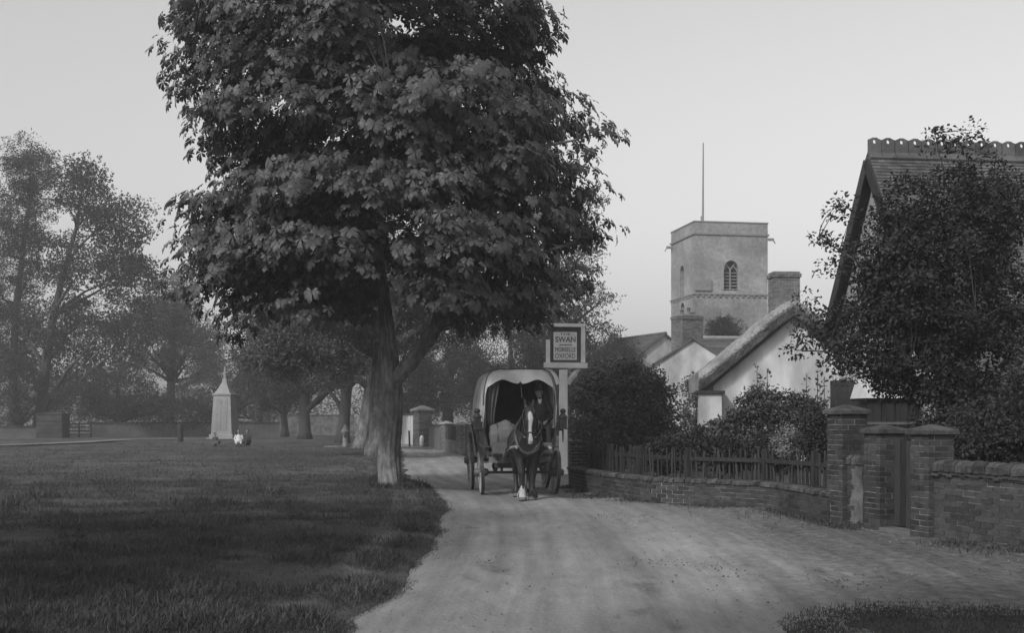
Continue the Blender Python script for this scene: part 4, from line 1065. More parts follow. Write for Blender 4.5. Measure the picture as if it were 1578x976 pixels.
# thatched cottage
def thatched():
    apex = at(1222, 474, 46.0); rz = math.radians(-5)
    u = np.array((math.cos(rz), math.sin(rz), 0)); v = np.array((-math.sin(rz), math.cos(rz), 0)); up = (0, 0, 1)
    o = np.array((apex[0], apex[1], 0)); half = 2.95; za = apex[2] - .15; ez = H + 62 * 45 / F
    t = thing('thatched_cottage', 'white cottage with steep thick thatch and brick chimney', 'cottage', o)
    MB().prism([(-half, -.05), (half, -.05), (half, ez), (0, za), (-half, ez)], o, u, up, .3).build('gable_wall', M['render'], t)
    for s in (-1, 1): MB().box(o + u * s * (half - .15) + v * 3.3 + np.array((0, 0, ez / 2)), (.298, 6.0, ez - .05), rz).build('side_wall', M['render'], t)
    # thatch: a thick quilt, rounded at the verge
    rng = np.random.default_rng(9); nu, nv = 90, 70
    sl = (za - ez) / half; over = .55; s = np.linspace(-1, 1, nu); w = np.linspace(0, 1, nv)
    Sx = s * (half + over); prof = za + .62 - np.abs(Sx) * sl - .10 * np.exp(-(Sx / .4) ** 2) * 1.0
    prof = prof + .12 * np.clip((np.abs(s) - .8) / .2, 0, 1) ** 2
    def sheet(dz, name=None):
        A, B = np.meshgrid(np.arange(nu), np.arange(nv), indexing='ij')
        y = -.55 + w[B] * 7; x = Sx[A]; z = prof[A] + dz
        return x, y, z
    x, y, z = sheet(0); dep = y + .55
    z = z - .34 * np.exp(-(dep / .22) ** 2) + .03 * smooth_noise(x * 2, y * 2, 3) + .02 * rng.normal(size=x.shape)
    xb, yb, zb = sheet(-.70); yb = yb + .22 * np.exp(-(dep / .2) ** 2)
    Pt = np.stack([x, y, z], -1).reshape(-1, 3); Pb = np.stack([xb, yb, zb], -1).reshape(-1, 3)
    i = np.arange(nu * nv).reshape(nu, nv); K = nu * nv
    Fq = [np.stack([i[:-1, :-1], i[1:, :-1], i[1:, 1:], i[:-1, 1:]], -1).reshape(-1, 4), np.stack([i[:-1, :-1], i[:-1, 1:], i[1:, 1:], i[1:, :-1]], -1).reshape(-1, 4) + K]
    def side(a): return np.stack([a[:-1], a[:-1] + K, a[1:] + K, a[1:]], -1)
    Fq += [side(i[:, 0]), side(i[::-1, -1]), side(i[0, ::-1]), side(i[-1, :])]
    P = np.concatenate([Pt, Pb]); Wd = P[:, 0:1] * u + P[:, 1:2] * v + P[:, 2:3] * np.array((0, 0, 1))
    me = np_mesh('thatch', Wd, np.concatenate(Fq), 1 + .12 * rng.normal(size=len(Wd)), M['thatch'], smooth=False)
    th_ = link('thatch', me, t)
    # loose straw ends at the verge and along the eave
    n = 9000; sx = rng.uniform(-1, 1, n); zz = np.interp(sx, s, prof); dz = rng.uniform(-.62, -.25, n)
    pos = (sx * (half + over))[:, None] * u + (-.50 + rng.uniform(-.02, .06, n))[:, None] * v + (zz + dz)[:, None] * np.array((0, 0, 1))
    lean = -v * .9 + np.sign(sx)[:, None] * u * .5 + np.array((0, 0, -.7)) + rng.normal(size=(n, 3)) * .25
    V, Fc, A = scatter(np.array([(0, -.05, 0), (0, .05, 0), (1, 0, 0)]), np.array([(0, 1, 2)]), pos, frames(rng.normal(size=(n, 3)), rng, lean) * rng.uniform(.08, .18, n)[:, None, None], rng.uniform(.5, 1.2, n))
    tag(link('straw', np_mesh('straw', V, Fc, A, M['thatch']), th_), kind='stuff')
    for s_ in (-1, 1):                                            # bargeboards
        a = o + u * s_ * (half + .35) - v * .2 + np.array((0, 0, ez - .35 * sl - .1)); b = o - v * .2 + np.array((0, 0, za - .1))
        MB().bar(a, b, .05, .2).build('bargeboard', M['wood'], t)
    # low rendered buttress with tiled cap at the left corner
    q = o - u * (half + .15) - v * .35
    MB().box(q + np.array((0, 0, 1.25)), (.9, .8, 2.55), rz, taper=.9).build('buttress', M['render2'], t)
    MB().box(q + np.array((0, 0, 2.57)), (1.05, .95, .1), rz).build('buttress_cap', M['wood'], t)
    c = apex + v * 1.9 + u * -.25
    c = at(1208, 440, 48.5)
    chimney(t, (c[0], c[1]), 1.05, .8, 4.2, H + (645 - 420) * 48.5 / F, rz + .15, M['brickf'], M['mortar'], (), M['brickf'], 200)
    # rain pipe on the left eave
    e = o - u * (half + .5) + np.array((0, 0, ez - .1))
    MB().tube([e + v * .2, e + v * .2 - np.array((0, 0, .6)), e + v * .2 + u * .3 - np.array((0, 0, .9)), e + v * .2 + u * .3 - np.array((0, 0, 2.3))], [.05] * 4, 8).build('rain_pipe', M['iron'], t)
thatched()

# --- right-hand house
def right_house():
    apex = at(1337, 236, 27.0); al = math.radians(7)
    r = np.array((math.cos(al), math.sin(al), 0)); w = np.array((-math.sin(al), math.cos(al), 0)); up = (0, 0, 1)   # ridge direction, gable width (towards back)
    o = np.array((apex[0], apex[1], 0)); half = 2.15; za = apex[2]; ez = za - 3.2
    t = thing('brick_house', 'steep gabled house with pierced ridge tiles at the right edge', 'house', o)
    u = -w                                                        # along the gable, back -> front, seen from outside (left)
    g0 = o + r * .22
    win = [(.05, .85), (1.0, .85), (1.0, 2.35), (.05, 2.35)]
    win = [(-1.98, .9), (-.95, .9), (-.95, 2.45), (-1.98, 2.45)]
    MB().prism([(-half, -.05), (half, -.05), (half, ez), (0, za - .1), (-half, ez)], g0, u, up, .3, [win]).build('gable_wall', mat('house_render', .36, .15, 3, .4, 20, stain=.25), t)
    for s in (-1, 1):
        MB().box(g0 + w * s * (half - .15) + r * 4.15 + np.array((0, 0, ez / 2)), (7.7, .298, ez - .3), al).build('side_wall', M['brickf'], t)
    P = lambda a, z, dep=0.0: g0 + u * a + np.array((0, 0, z)) + r * dep
    wd = MB().prism([(-1.98, .9), (-.95, .9), (-.95, 2.45), (-1.98, 2.45)], P(0, 0, .18), u, up, .02).build('window', M['glass'], t)
    for a0, z0, a1, z1 in ((-1.98, .94, -.95, .94), (-1.98, 2.41, -.95, 2.41), (-1.98, 1.68, -.95, 1.68), (-1.94, .95, -1.94, 2.4), (-.99, .95, -.99, 2.4), (-1.46, .95, -1.46, 2.4)):
        MB().bar(P(a0, z0, .13), P(a1, z1, .13), .06, .07).build('window_frame', M['wood'], wd)
    MB().bar(P(-2.08, .86, -.06), P(-.85, .86, -.06), .2, .09).build('window_sill', M['stone'], wd)
    # roof: tiled both sides
    sl = 3.2 / half; over = .27; tiles = []
    a = apex - r * .0 + np.array((0, 0, .0)); b = apex + r * 8.2
    tiles = course_roof(t, a, b, -w, (half + over, (half + over) * sl), 46, M['tile'], .022, tilew=.17, jit=.005)
    put_tiles(t, tiles, M['tile'], 300)
    tl2 = course_roof(t, a, b, w, (half + over, (half + over) * sl), 46, M['tile'], .022); put_tiles(t, tl2, M['tile'], 0)
    # bargeboards standing off the gable
    for s in (-1, 1):
        e = apex + w * s * (half + over) - np.array((0, 0, (half + over) * sl)); top = apex.copy()
        dwn = np.array((0, 0, -.20))
        MB().bar(top - r * .03 + dwn, e - r * .03 + dwn, .045, .26).build('bargeboard', M['woodp'] if s > 0 else M['wood'], t)
        MB().bar(top + r * .18 + dwn * 1.4, e + r * .18 + dwn * 1.4, .36, .02).build('soffit', M['wood'], t)
    # pierced crest ridge tiles, each its own
    k = 0; x = 0.0
    while x < 8.0:
        q = apex + r * x + np.array((0, 0, .02)); Lr = .305
        hole = [(Lr / 2 + .038 * math.cos(2 * math.pi * i / 10), .235 + .045 * math.sin(2 * math.pi * i / 10)) for i in range(10)]
        fin = [(0.006, -.02), (Lr - .006, -.02), (Lr - .006, .28), (Lr * .8, .30), (Lr * .65, .325), (Lr * .35, .325), (Lr * .2, .30), (.006, .28)]
        mb = MB().prism(fin, q - w * .02 , r, up, .04, [hole], val=random.uniform(.85, 1.2))
        for s in (-1, 1):
            mb.hexa([q + r * .004 - np.array((0, 0, .02)), q + r * (Lr - .004) - np.array((0, 0, .02)), q + r * (Lr - .004) + w * s * .13 - np.array((0, 0, .17)), q + r * .004 + w * s * .13 - np.array((0, 0, .17)),
                     q + r * .004 + np.array((0, 0, .025)), q + r * (Lr - .004) + np.array((0, 0, .025)), q + r * (Lr - .004) + w * s * .15 - np.array((0, 0, .135)), q + r * .004 + w * s * .15 - np.array((0, 0, .135))])
        mb.build('ridge_tile', M['tile'], t); x += Lr + .006
    # bay window with pale lead roof on the front wall, near corner
    c = at(1362, 645, 25.0); c[2] = 0; 
    bay = thing('bay_window', 'bay window with pale lead-covered roof half hidden by the dark tree', 'bay window', c)
    MB().box(c + np.array((0, 0, .42)), (.95, .7, .85), al).build('base', M['brickf'], bay)
    MB().box(c + np.array((0, 0, 1.4)), (.84, .6, 1.1), al).build('pane', M['glass'], bay)
    for sx in (-.42, -.14, .14, .42): MB().box(c + np.array((0, 0, 1.4)) + r * sx - w * .31, (.07, .07, 1.1), al).build('mullion', M['wood'], bay)
    for zz in (.87, 1.5, 1.93): MB().box(c + np.array((0, 0, zz)) - w * .31, (.93, .085, .05), al).build('transom', M['brickf'] if zz == 1.5 else M['wood'], bay)
    e = [c + r * x + w * y + np.array((0, 0, z)) for x, y, z in ((-.55, -.45, 2.0), (.55, -.45, 2.0), (.55, .4, 2.0), (-.55, .4, 2.0), (-.52, -.42, 2.06), (.52, -.42, 2.06), (.42, .4, 2.4), (-.42, .4, 2.4))]
    MB().hexa(e).build('roof', M['lead'], bay)
    MB().box(c + np.array((0, 0, 1.975)), (1.04, .8, .045), al).build('cornice', M['wood'], bay)
    # lower part of the house behind the bay
    MB().box(c + r * 1.2 + w * 1.2 + np.array((0, 0, 1.2)), (3.6, .3, 2.4), al).build('front_wall', M['brick'], bay)
right_house()
# ------------------------------------------------------------------ remeshed bodies
def remeshed(mb, voxel, smooth=6):
    """one continuous skin over overlapping tubes"""
    me = bpy.data.meshes.new('tmp'); me.from_pydata(mb.v, [], mb.f)
    o = bpy.data.objects.new('tmp', me); COL.objects.link(o)
    m = o.modifiers.new('r', 'REMESH'); m.mode = 'VOXEL'; m.voxel_size = voxel
    s = o.modifiers.new('s', 'SMOOTH'); s.iterations = smooth; s.factor = .5
    bpy.context.view_layer.update()
    dg = bpy.context.evaluated_depsgraph_get(); out = bpy.data.meshes.new_from_object(o.evaluated_get(dg))
    bpy.data.objects.remove(o); bpy.data.meshes.remove(me)
    out.polygons.foreach_set('use_smooth', [True] * len(out.polygons))
    if 'v' in out.attributes: out.attributes.remove(out.attributes['v'])
    set_vals(out, np.ones(len(out.vertices)))
    return out

def body_object(name, me, mats, pick, parent):
    for m in mats: me.materials.append(m)
    n = len(me.polygons); c = np.empty(n * 3, np.float32); nr = np.empty(n * 3, np.float32)
    me.polygons.foreach_get('center', c); me.polygons.foreach_get('normal', nr)
    me.polygons.foreach_set('material_index', np.array(pick(c.reshape(-1, 3), nr.reshape(-1, 3)), dtype=np.int32))
    me.name = name
    return link(name, me, parent)

# ------------------------------------------------------------------ carrier's wagon
WRZ_ = math.radians(6.5)
WO = np.array((.14, 26.0, 0.0))
wagon = thing('covered_wagon', "carrier's horse-drawn wagon with pale canvas hood facing the camera", 'wagon', WO, WRZ_)
def wp(x, y, z):
    """wagon-local point to world"""
    c, s = math.cos(WRZ_), math.sin(WRZ_); return np.array((WO[0] + x * c - y * s, WO[1] + x * s + y * c, z))
def W(mb, name, m, parent=None, smooth=False): return mb.build(name, m, parent or wagon, smooth=smooth, world=False)

def wheel(x, y, r, side):
    w = bpy.data.objects.new('wheel', None); COL.objects.link(w); w.parent = wagon; w.location = (x, y, r); w.rotation_euler = (0, math.radians(3) * side, 0)
    n = 40
    def annulus(r0, r1, hw, m, name, val=1.0):
        mb = MB(); V, Fs = [], []
        for k in range(n):
            a = 2 * math.pi * k / n; cc, ss = math.cos(a), math.sin(a)
            V += [(-hw, r0 * cc, r0 * ss), (hw, r0 * cc, r0 * ss), (hw, r1 * cc, r1 * ss), (-hw, r1 * cc, r1 * ss)]
        for k in range(n):
            a, b = 4 * k, 4 * ((k + 1) % n)
            for i in range(4): Fs.append((a + i, a + (i + 1) % 4, b + (i + 1) % 4, b + i))
        mb.add(V, Fs, val); mb.build(name, m, w, world=False)
    annulus(r - .085, r - .012, .03, M['wagp'], 'felloe'); annulus(r - .012, r, .035, M['iron'], 'tyre')
    MB().tube([(-.14 , 0, 0), (-.10, 0, 0), (0, 0, 0), (.10, 0, 0), (.16 * 1, 0, 0)], [.06, .085, .10, .085, .055], 14, ref=(0, 0, 1)).build('hub', M['wag'], w, smooth=True, world=False)
    for k in range(12):
        a = 2 * math.pi * (k + .3) / 12; d = np.array((0, math.cos(a), math.sin(a)))
        MB().tube([d * .08 + np.array((.02 * side, 0, 0)), d * (r - .08)], [(.022, .03), (.017, .024)], 6).build('spoke', M['wagp'], w, world=False)
for s in (-1, 1):
    wheel(.80 * s, 0, .46, s); wheel(.87 * s, 1.9, .66, s)
W(MB().tube([(-.78, 0, .46), (.78, 0, .46)], [.03, .03], 8, ref=(0, 0, 1)), 'axle', M['iron']); W(MB().tube([(-.85, 1.9, .66), (.85, 1.9, .66)], [.035, .035], 8, ref=(0, 0, 1)), 'axle', M['iron'])
# undercarriage
W(MB().box((0, 0, .60), (1.0, .12, .10)), 'fore_carriage', M['wag'])
for s in (-1, 1):
    for y, z in ((0, .46), (1.9, .66)):
        mb = MB()
        for q in (0, 1):
            mb.tube([(s * .5, y - .42, z + .13), (s * .5, y - .2, z + .13 + (.07 if q else -.08)), (s * .5, y, z + .13 + (.1 if q else -.11)), (s * .5, y + .2, z + .13 + (.07 if q else -.08)), (s * .5, y + .42, z + .13)], [(.03, .014)] * 5, 6)
        W(mb, 'spring', M['iron'])
    W(MB().bar((s * .42, -.15, .69), (s * .42, 2.3, .72), .07, .1), 'sill', M['wag'])
    W(MB().bar((s * .36, -.02, .66), (s * .36, -.02, .46), .05, .06), 'hanger', M['wag'])
for k in range(6): W(MB().box((-.52 + .208 * k, 1.08, .79), (.2, 2.6, .035), val=random.uniform(.8, 1.2)), 'floor_plank', M['wag'])
# body sides: planked, flared
for s in (-1, 1):
    for k in range(4):
        z0, z1 = .82 + k * .165, .82 + (k + 1) * .165 - .012; x0, x1 = s * (.62 + .035 * k), s * (.62 + .035 * (k + 1)); th = .03 * s
        W(MB().hexa([(x0, -.22, z0), (x0 + th, -.22, z0), (x0 + th, 2.36, z0), (x0, 2.36, z0), (x1, -.22, z1), (x1 + th, -.22, z1), (x1 + th, 2.36, z1), (x1, 2.36, z1)], random.uniform(.8, 1.25)), 'side_plank', M['wag'])
    for y in (-.2, .6, 1.4, 2.3): W(MB().bar((s * .665, y, .76), (s * .80, y, 1.50), .05, .05), 'stanchion', M['wag'])
    W(MB().bar((s * .79, -.25, 1.5), (s * .79, 2.4, 1.5), .06, .06), 'top_rail', M['wag'])
    W(MB().box((s * .80, .55, .93), (.02, .5, .012)), 'step_iron', M['iron'])
    # splash wings over the fore wheels and side step
    W(MB().bar((s * .72, -.30, 1.0), (s * .72, .35, 1.06), .18, .03), 'wing', M['wag'])
for k in range(4): W(MB().box((-.51 + .34 * k, 2.36, 1.12), (.33, .03, .62)), 'tail_plank', M['wag'])
W(MB().box((0, -.42, .86), (1.25, .40, .04), rx=.12), 'footboard', M['wag']); W(MB().box((0, -.62, .98), (1.25, .03, .24), rx=-.35), 'dashboard', M['wag'])
W(MB().box((0, -.20, .73), (1.30, .06, .12)), 'front_rail', M['wagp'])
W(MB().box((.28, .12, 1.31), (.92, .38, .05)), 'seat', M['wag']); W(MB().box((.28, .30, 1.05), (.9, .03, .48)), 'seat_back', M['wag'])
# canvas hood
def hood_profile(n=30, w=.77, z0=1.48, top=2.62, e=.27):
    P = []
    for a in np.linspace(0, math.pi, n):
        c, s = math.cos(a), math.sin(a)
        P.append((-w * np.sign(c) * abs(c) ** e * (1 - .03 * s), z0 + (top - z0) * (abs(s) ** .5)))
    return [(-w, 1.40)] + P + [(w, 1.40)]
rng = np.random.default_rng(4); prof = np.array(hood_profile()); ny = 26; yk = np.linspace(-.28, 2.42, ny)
sag = 1 - .014 * np.abs(np.sin((yk + .28) / 2.7 * math.pi * 4))
def hoodsheet(inset):
    X = np.repeat(prof[:, 0:1], ny, 1) * (1 - inset / .76) * sag; Z = 1.40 + (np.repeat(prof[:, 1:2], ny, 1) - 1.40) * (1 - inset / 1.2) * sag
    Yk = np.repeat(yk[None], len(prof), 0); Z = Z + .018 * smooth_noise(X * 5, Yk * 5, 2) + .008 * smooth_noise(X * 14, Yk * 9, 6); return np.stack([X + .016 * smooth_noise(Z * 6, Yk * 6, 3), Yk, Z], -1)
A_, B_ = hoodsheet(0), hoodsheet(.02); n_ = len(prof); i = np.arange(n_ * ny).reshape(n_, ny); K = n_ * ny
def side(a): return np.stack([a[:-1], a[:-1] + K, a[1:] + K, a[1:]], -1)
Fq = np.concatenate([np.stack([i[:-1, :-1], i[:-1, 1:], i[1:, 1:], i[1:, :-1]], -1).reshape(-1, 4), np.stack([i[:-1, :-1], i[1:, :-1], i[1:, 1:], i[:-1, 1:]], -1).reshape(-1, 4) + K, side(i[:, 0]), side(i[::-1, -1]), side(i[0, ::-1]), side(i[-1])])
hood = link('canvas_hood', np_mesh('canvas_hood', np.concatenate([A_.reshape(-1, 3), B_.reshape(-1, 3)]), Fq, np.ones(2 * K), M['canvas'], smooth=True), wagon)
for y in (-.27, .6, 1.5, 2.41): W(MB().tube([(x * .955, y, 1.40 + (z - 1.40) * .968) for x, z in prof], [.016] * len(prof), 6, ref=(0, 1, 0)), 'hoop', M['wag'])
W(MB().tube([(x * 1.012, -.285, z + .012) for x, z in prof[2:-2]], [.014] * (len(prof) - 4), 6, ref=(0, 1, 0)), 'hoop_edge', M['wag'])
# rear canvas closing the hood
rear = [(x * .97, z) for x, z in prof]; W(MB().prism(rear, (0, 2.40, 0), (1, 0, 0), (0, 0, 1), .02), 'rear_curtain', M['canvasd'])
# scalloped valance
top = [(x * .965, 1.40 + (z - 1.40) * .985) for x, z in prof if z > 2.12]
def scal(x):
    k = abs(x) / .72
    return 2.37 + .045 * math.cos(k * math.pi * 2.0 + math.pi) - .02 * math.sin(min(1, k * 2) * math.pi) - .10 * k ** 4 + (.05 if k < .05 else 0)
low = [(x, scal(x)) for x in np.linspace(top[-1][0], top[0][0], 41)]
W(MB().prism(top + low[1:-1], (0, -.285, 0), (1, 0, 0), (0, 0, 1), .012), 'valance', M['canvas'], hood)
# looped curtain on the left
V, Fs = [], []; nx = 17
for r_, z in enumerate(np.linspace(1.45, 2.40, 10)):
    for k in range(nx):
        f = k / (nx - 1); wdt = .20 - .06 * math.cos((z - 1.45) * 3); V.append((-.69 + wdt * f, -.18 + .035 * math.sin(f * 16 + .5 * z), z))
for r_ in range(9):
    for k in range(nx - 1): a = r_ * nx + k; Fs.append((a, a + 1, a + nx + 1, a + nx))
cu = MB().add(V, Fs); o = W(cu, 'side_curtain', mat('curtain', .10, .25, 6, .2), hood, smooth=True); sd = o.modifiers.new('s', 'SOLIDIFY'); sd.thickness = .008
W(MB().tube([(.03, .0, 2.40), (.05, -.02, 2.25), (.07, -.02, 2.02)], [(.014, .006)] * 3, 6), 'hanging_strap', M['canvasd'], hood)
# lanterns on brackets
for s in (-1, 1):
    x, y, z = .90 * s, -.28, 1.36
    lt = W(MB().box((x, y, z + .14), (.15, .15, .22)).box((x, y, z + .02), (.17, .17, .03)), 'lantern', M['iron'])
    W(MB().lathe([(.11, .25), (.10, .27), (.05, .33), (.045, .36), (.065, .37), (.065, .41), (.03, .44)], (x, y, z), 12), 'lantern_top', M['iron'], lt, smooth=True)
    W(MB().box((x, y - .078, z + .14), (.10, .012, .15)), 'lantern_glass', M['glass'], lt); W(MB().tube([(x, y, z), (x, y, z - .26)], [.022, .012], 8), 'lantern_socket', M['iron'], lt)
    W(MB().bar((x, y, z + .0), (s * .76, y + .1, z - .02), .03, .03), 'bracket', M['iron'], lt)
# shafts
for s in (-1, 1):
    W(MB().tube([(s * .34, .02, .66), (s * .36, -.5, .80), (s * .38, -1.1, .96), (s * .36, -1.8, 1.02), (s * .31, -2.25, 1.05), (s * .33, -2.45, 1.02)], [.04, .042, .042, .038, .03, .022], 8), 'shaft', M['wagp'], smooth=True)
W(MB().box((0, -.12, .66), (.9, .06, .07)), 'splinter_bar', M['wag'])

# parcels on the footboard
q = wp(-.36, -.28, .90)
t = thing('wrapped_bundle', 'large sackcloth bundle with a white label on the wagon front', 'bundle', q, WRZ_)
mb = MB(); mb.tube([(-.28, 0, .30), (-.26, 0, .30), (-.12, 0, .31), (.1, 0, .32), (.25, 0, .30), (.28, 0, .30)], [(.12, .14), (.22, .26), (.25, .30), (.26, .31), (.22, .27), (.12, .13)], 14, ref=(0, 1, 0)); mb.tube([(-.2, .02, .5), (.05, .02, .6), (.22, .0, .52)], [.08, .10, .06], 10, ref=(0, 1, 0))
me = remeshed(mb, .03, 8); co = np.empty(len(me.vertices) * 3); me.vertices.foreach_get('co', co); co = co.reshape(-1, 3); co += .014 * np.stack([smooth_noise(co[:, 2] * 14, co[:, 0] * 14, k) for k in (1, 2, 3)], -1); co[:, 2] -= co[:, 2].min(); me.vertices.foreach_set('co', co.ravel()); me.materials.append(M['sack']); link('cloth', me, t)
for x in (-.13, .13): MB().tube([(x + .01 * math.cos(a), .262 * math.cos(a), .28 + .305 * math.sin(a)) for a in np.linspace(0, 2 * math.pi, 24)], [.008] * 24, 5).build('cord', M['leather'], t, world=False)
MB().box((.17, -.275, .36), (.09, .01, .11), rx=-.05).build('label_tag', M['label'], t, world=False)
q = wp(-.25, .2, .82)
t = thing('wicker_hamper', 'dark wicker hamper behind the bundle inside the wagon', 'hamper', q, WRZ_)
MB().box((0, 0, .26), (.7, .4, .5)).build('basket', M['sack'], t, world=False); MB().box((0, 0, .525), (.74, .44, .035)).build('lid', M['wood'], t, world=False)
for z in (.1, .2, .3, .4): MB().box((0, 0, z), (.715, .415, .02)).build('band', M['wood'], t, world=False)

# ------------------------------------------------------------------ people
def person(name, label, loc, rz, J, S=1.0, clothes=None, voxel=.011, hat=None, group=None, collar=None, skirt=None, hairc=None, legm=None):
    """J: joint positions, one continuous body; hands with five fingers"""
    t = thing(name, label, 'person', loc, rz, group)
    mb = MB(); V = lambda k: np.array(J[k], float)
    hips, chest, neck, head = V('hips'), V('chest'), V('neck'), V('head')
    sp = chest - hips
    mb.tube([hips - sp * .25, hips, hips + sp * .35, hips + sp * .75, chest, chest * .4 + neck * .6, neck], np.array([(.13, .11), (.165, .125), (.15, .11), (.175, .12), (.185, .115), (.11, .08), (.055, .055)]) * S, 16)
    nt = head - neck
    mb.tube([neck - nt * .3, neck + nt * .3], [.055 * S, .05 * S], 12)
    fw = np.array(J.get('face', (0, -1, 0)), float); fw /= np.linalg.norm(fw)
    hz = np.array((0, 0, 1.0))
    mb.tube([head - hz * .115 * S, head - hz * .09 * S + fw * .02 * S, head - hz * .03 * S + fw * .008 * S, head + hz * .04 * S, head + hz * .09 * S, head + hz * .115 * S], np.array([(.03, .035), (.055, .07), (.07, .09), (.077, .098), (.06, .08), (.02, .03)]) * S, 16)
    side = np.cross(fw, hz)
    mb.tube([head + fw * .085 * S + hz * .02 * S, head + fw * .112 * S - hz * .02 * S, head + fw * .09 * S - hz * .035 * S], np.array([.012, .017, .014]) * S, 8)     # nose
    mb.tube([head + fw * .075 * S - hz * .06 * S - side * .025 * S, head + fw * .092 * S - hz * .06 * S, head + fw * .075 * S - hz * .06 * S + side * .025 * S], np.array([.010, .013, .010]) * S, 6, ref=(0, 0, 1))
    for s in (-1, 1):
        mb.tube([head + side * s * .07 * S - fw * .01 * S + hz * .025 * S, head + side * s * .085 * S - fw * .015 * S, head + side * s * .072 * S - hz * .03 * S], np.array([.014, .018, .012]) * S, 6)
        k = 'L' if s < 0 else 'R'
        sh, el, wr, kn, an, to = (V(q + k) for q in ('sh', 'el', 'wr', 'kn', 'an', 'to'))
        mb.tube([chest * .5 + sh * .5, sh, sh * .5 + el * .5, el, el * .5 + wr * .5, wr], np.array([.07, .07, .056, .046, .043, .030]) * S, 12)
        hd = (wr - el); hd /= np.linalg.norm(hd); down = np.array((0, 0, -1.0)); cr = np.cross(hd, down); cr /= np.linalg.norm(cr) + 1e-6
        pal = wr + hd * .085 * S
        mb.tube([wr - hd * .01 * S, wr + hd * .04 * S, pal], np.array([(.027, .02), (.038, .018), (.036, .016)]) * S, 10, ref=tuple(cr))
        for f in range(4):
            b = pal + cr * (-.026 + .0175 * f) * S; ln = (.062, .075, .07, .055)[f] * S
            p1_ = b + hd * ln * .45 + down * ln * .12; p2_ = p1_ + hd * ln * .05 + down * ln * .45; p3_ = p2_ - hd * ln * .32 + down * ln * .1
            mb.tube([b - hd * .015 * S, b, p1_, p2_, p3_], np.array([.010, .0098, .0092, .0088, .007]) * S, 8)
        b = wr + hd * .03 * S - cr * .03 * S
        mb.tube([b, b - cr * .025 * S + hd * .02 * S, b - cr * .026 * S + hd * .05 * S + down * .012 * S], np.array([.013, .0115, .009]) * S, 8)
        mb.tube([hips + (kn - hips) * .02 + side * s * .07 * S * -1 * 0, hips * .9 + kn * .1 + side * s * .0, hips * .5 + kn * .5, kn, kn * .5 + an * .5, an], np.array([.10, .095, .08, .06, .055, .04]) * S, 12)
        mb.tube([an, an * .6 + to * .4 + np.array((0, 0, -.02 * S)), to], np.array([.042, .045, .036]) * S, 10)
    me = remeshed(mb, voxel, 3)
    wrs = np.array([V('wrL'), V('wrR')]); els = np.array([V('elL'), V('elR')]); feet = np.array([V('anL') * .4 + V('toL') * .6, V('anR') * .4 + V('toR') * .6])
    def pick(c, n):
        m = np.ones(len(c), int)
        m[np.linalg.norm(c - head, axis=1) < .135 * S] = 0
        m[(np.linalg.norm(c - neck - nt * .2, axis=1) < .075 * S)] = 0
        for w_, e_ in zip(wrs, els):
            d = (w_ - e_) / np.linalg.norm(w_ - e_); ax = (c - w_) @ d; pr_ = np.linalg.norm(c - w_ - ax[:, None] * d, axis=1); m[(ax > .0) & (ax < .18 * S) & (pr_ < .075 * S)] = 0
        for f in feet: m[np.linalg.norm(c - f, axis=1) < .13 * S] = 2
        if legm: 
            kz = np.array([V('knL'), V('knR'), V('anL'), V('anR')]); dmin = np.min([np.linalg.norm(c - q, axis=1) for q in kz], 0); m[(dmin < .16 * S) & (m == 1)] = 3
        return m
    body_object('body', me, [M['skin'], clothes or M['suit'], M['leather']] + ([legm] if legm else []), pick, t)
    for s in (-1, 1):
        e = head + fw * .088 * S + side * s * .031 * S + hz * .012 * S
        MB().lathe([(.002, -.009), (.009, -.004), (.010, 0), (.009, .004), (.002, .009)], e, 8).build('eye', M['glass'], t, world=False, smooth=True)
    # hair cap
    mb = MB(); b = head - fw * .012 * S
    mb.tube([b - hz * .06 * S - fw * .02 * S, b + hz * .0 * S - fw * .02 * S, b + hz * .06 * S - fw * .008 * S, b + hz * .105 * S, b + hz * .128 * S], np.array([(.062, .065), (.079, .086), (.08, .095), (.06, .078), (.01, .015)]) * S, 14)
    mb.build('hair', hairc or M['hair'], t, smooth=True, world=False)
    if hat == 'bowler':
        MB().lathe([(.125 * S, .045 * S), (.13 * S, .055 * S), (.092 * S, .062 * S), (.09 * S, .11 * S), (.075 * S, .155 * S), (.04 * S, .178 * S), (.005, .183 * S)], head, 20).build('hat', M['suit'], t, smooth=True, world=False)
    if collar:
        mb = MB(); c = neck + nt * .05
        mb.tube([c + fw * .045 * S - hz * .14 * S, c + fw * .07 * S - hz * .05 * S, c + fw * .05 * S + hz * .02 * S], np.array([(.008, .01), (.035, .012), (.045, .012)]) * S, 8)
        mb.build('shirt_front', M['linen'], t, smooth=True, world=False)
    if skirt is not None:
        mb = MB(); k = (V('knL') + V('knR')) / 2
        mb.tube([chest + (neck - chest) * .35, chest, hips + np.array((0, 0, .06 * S)), hips * .6 + k * .4, k + (k - hips) * .12], np.array([(.13, .10), (.20, .14), (.20, .17), (.23, .14), (.22, .12)]) * S, 16)
        mb.build('dress', skirt, t, smooth=True, world=False)
    return t

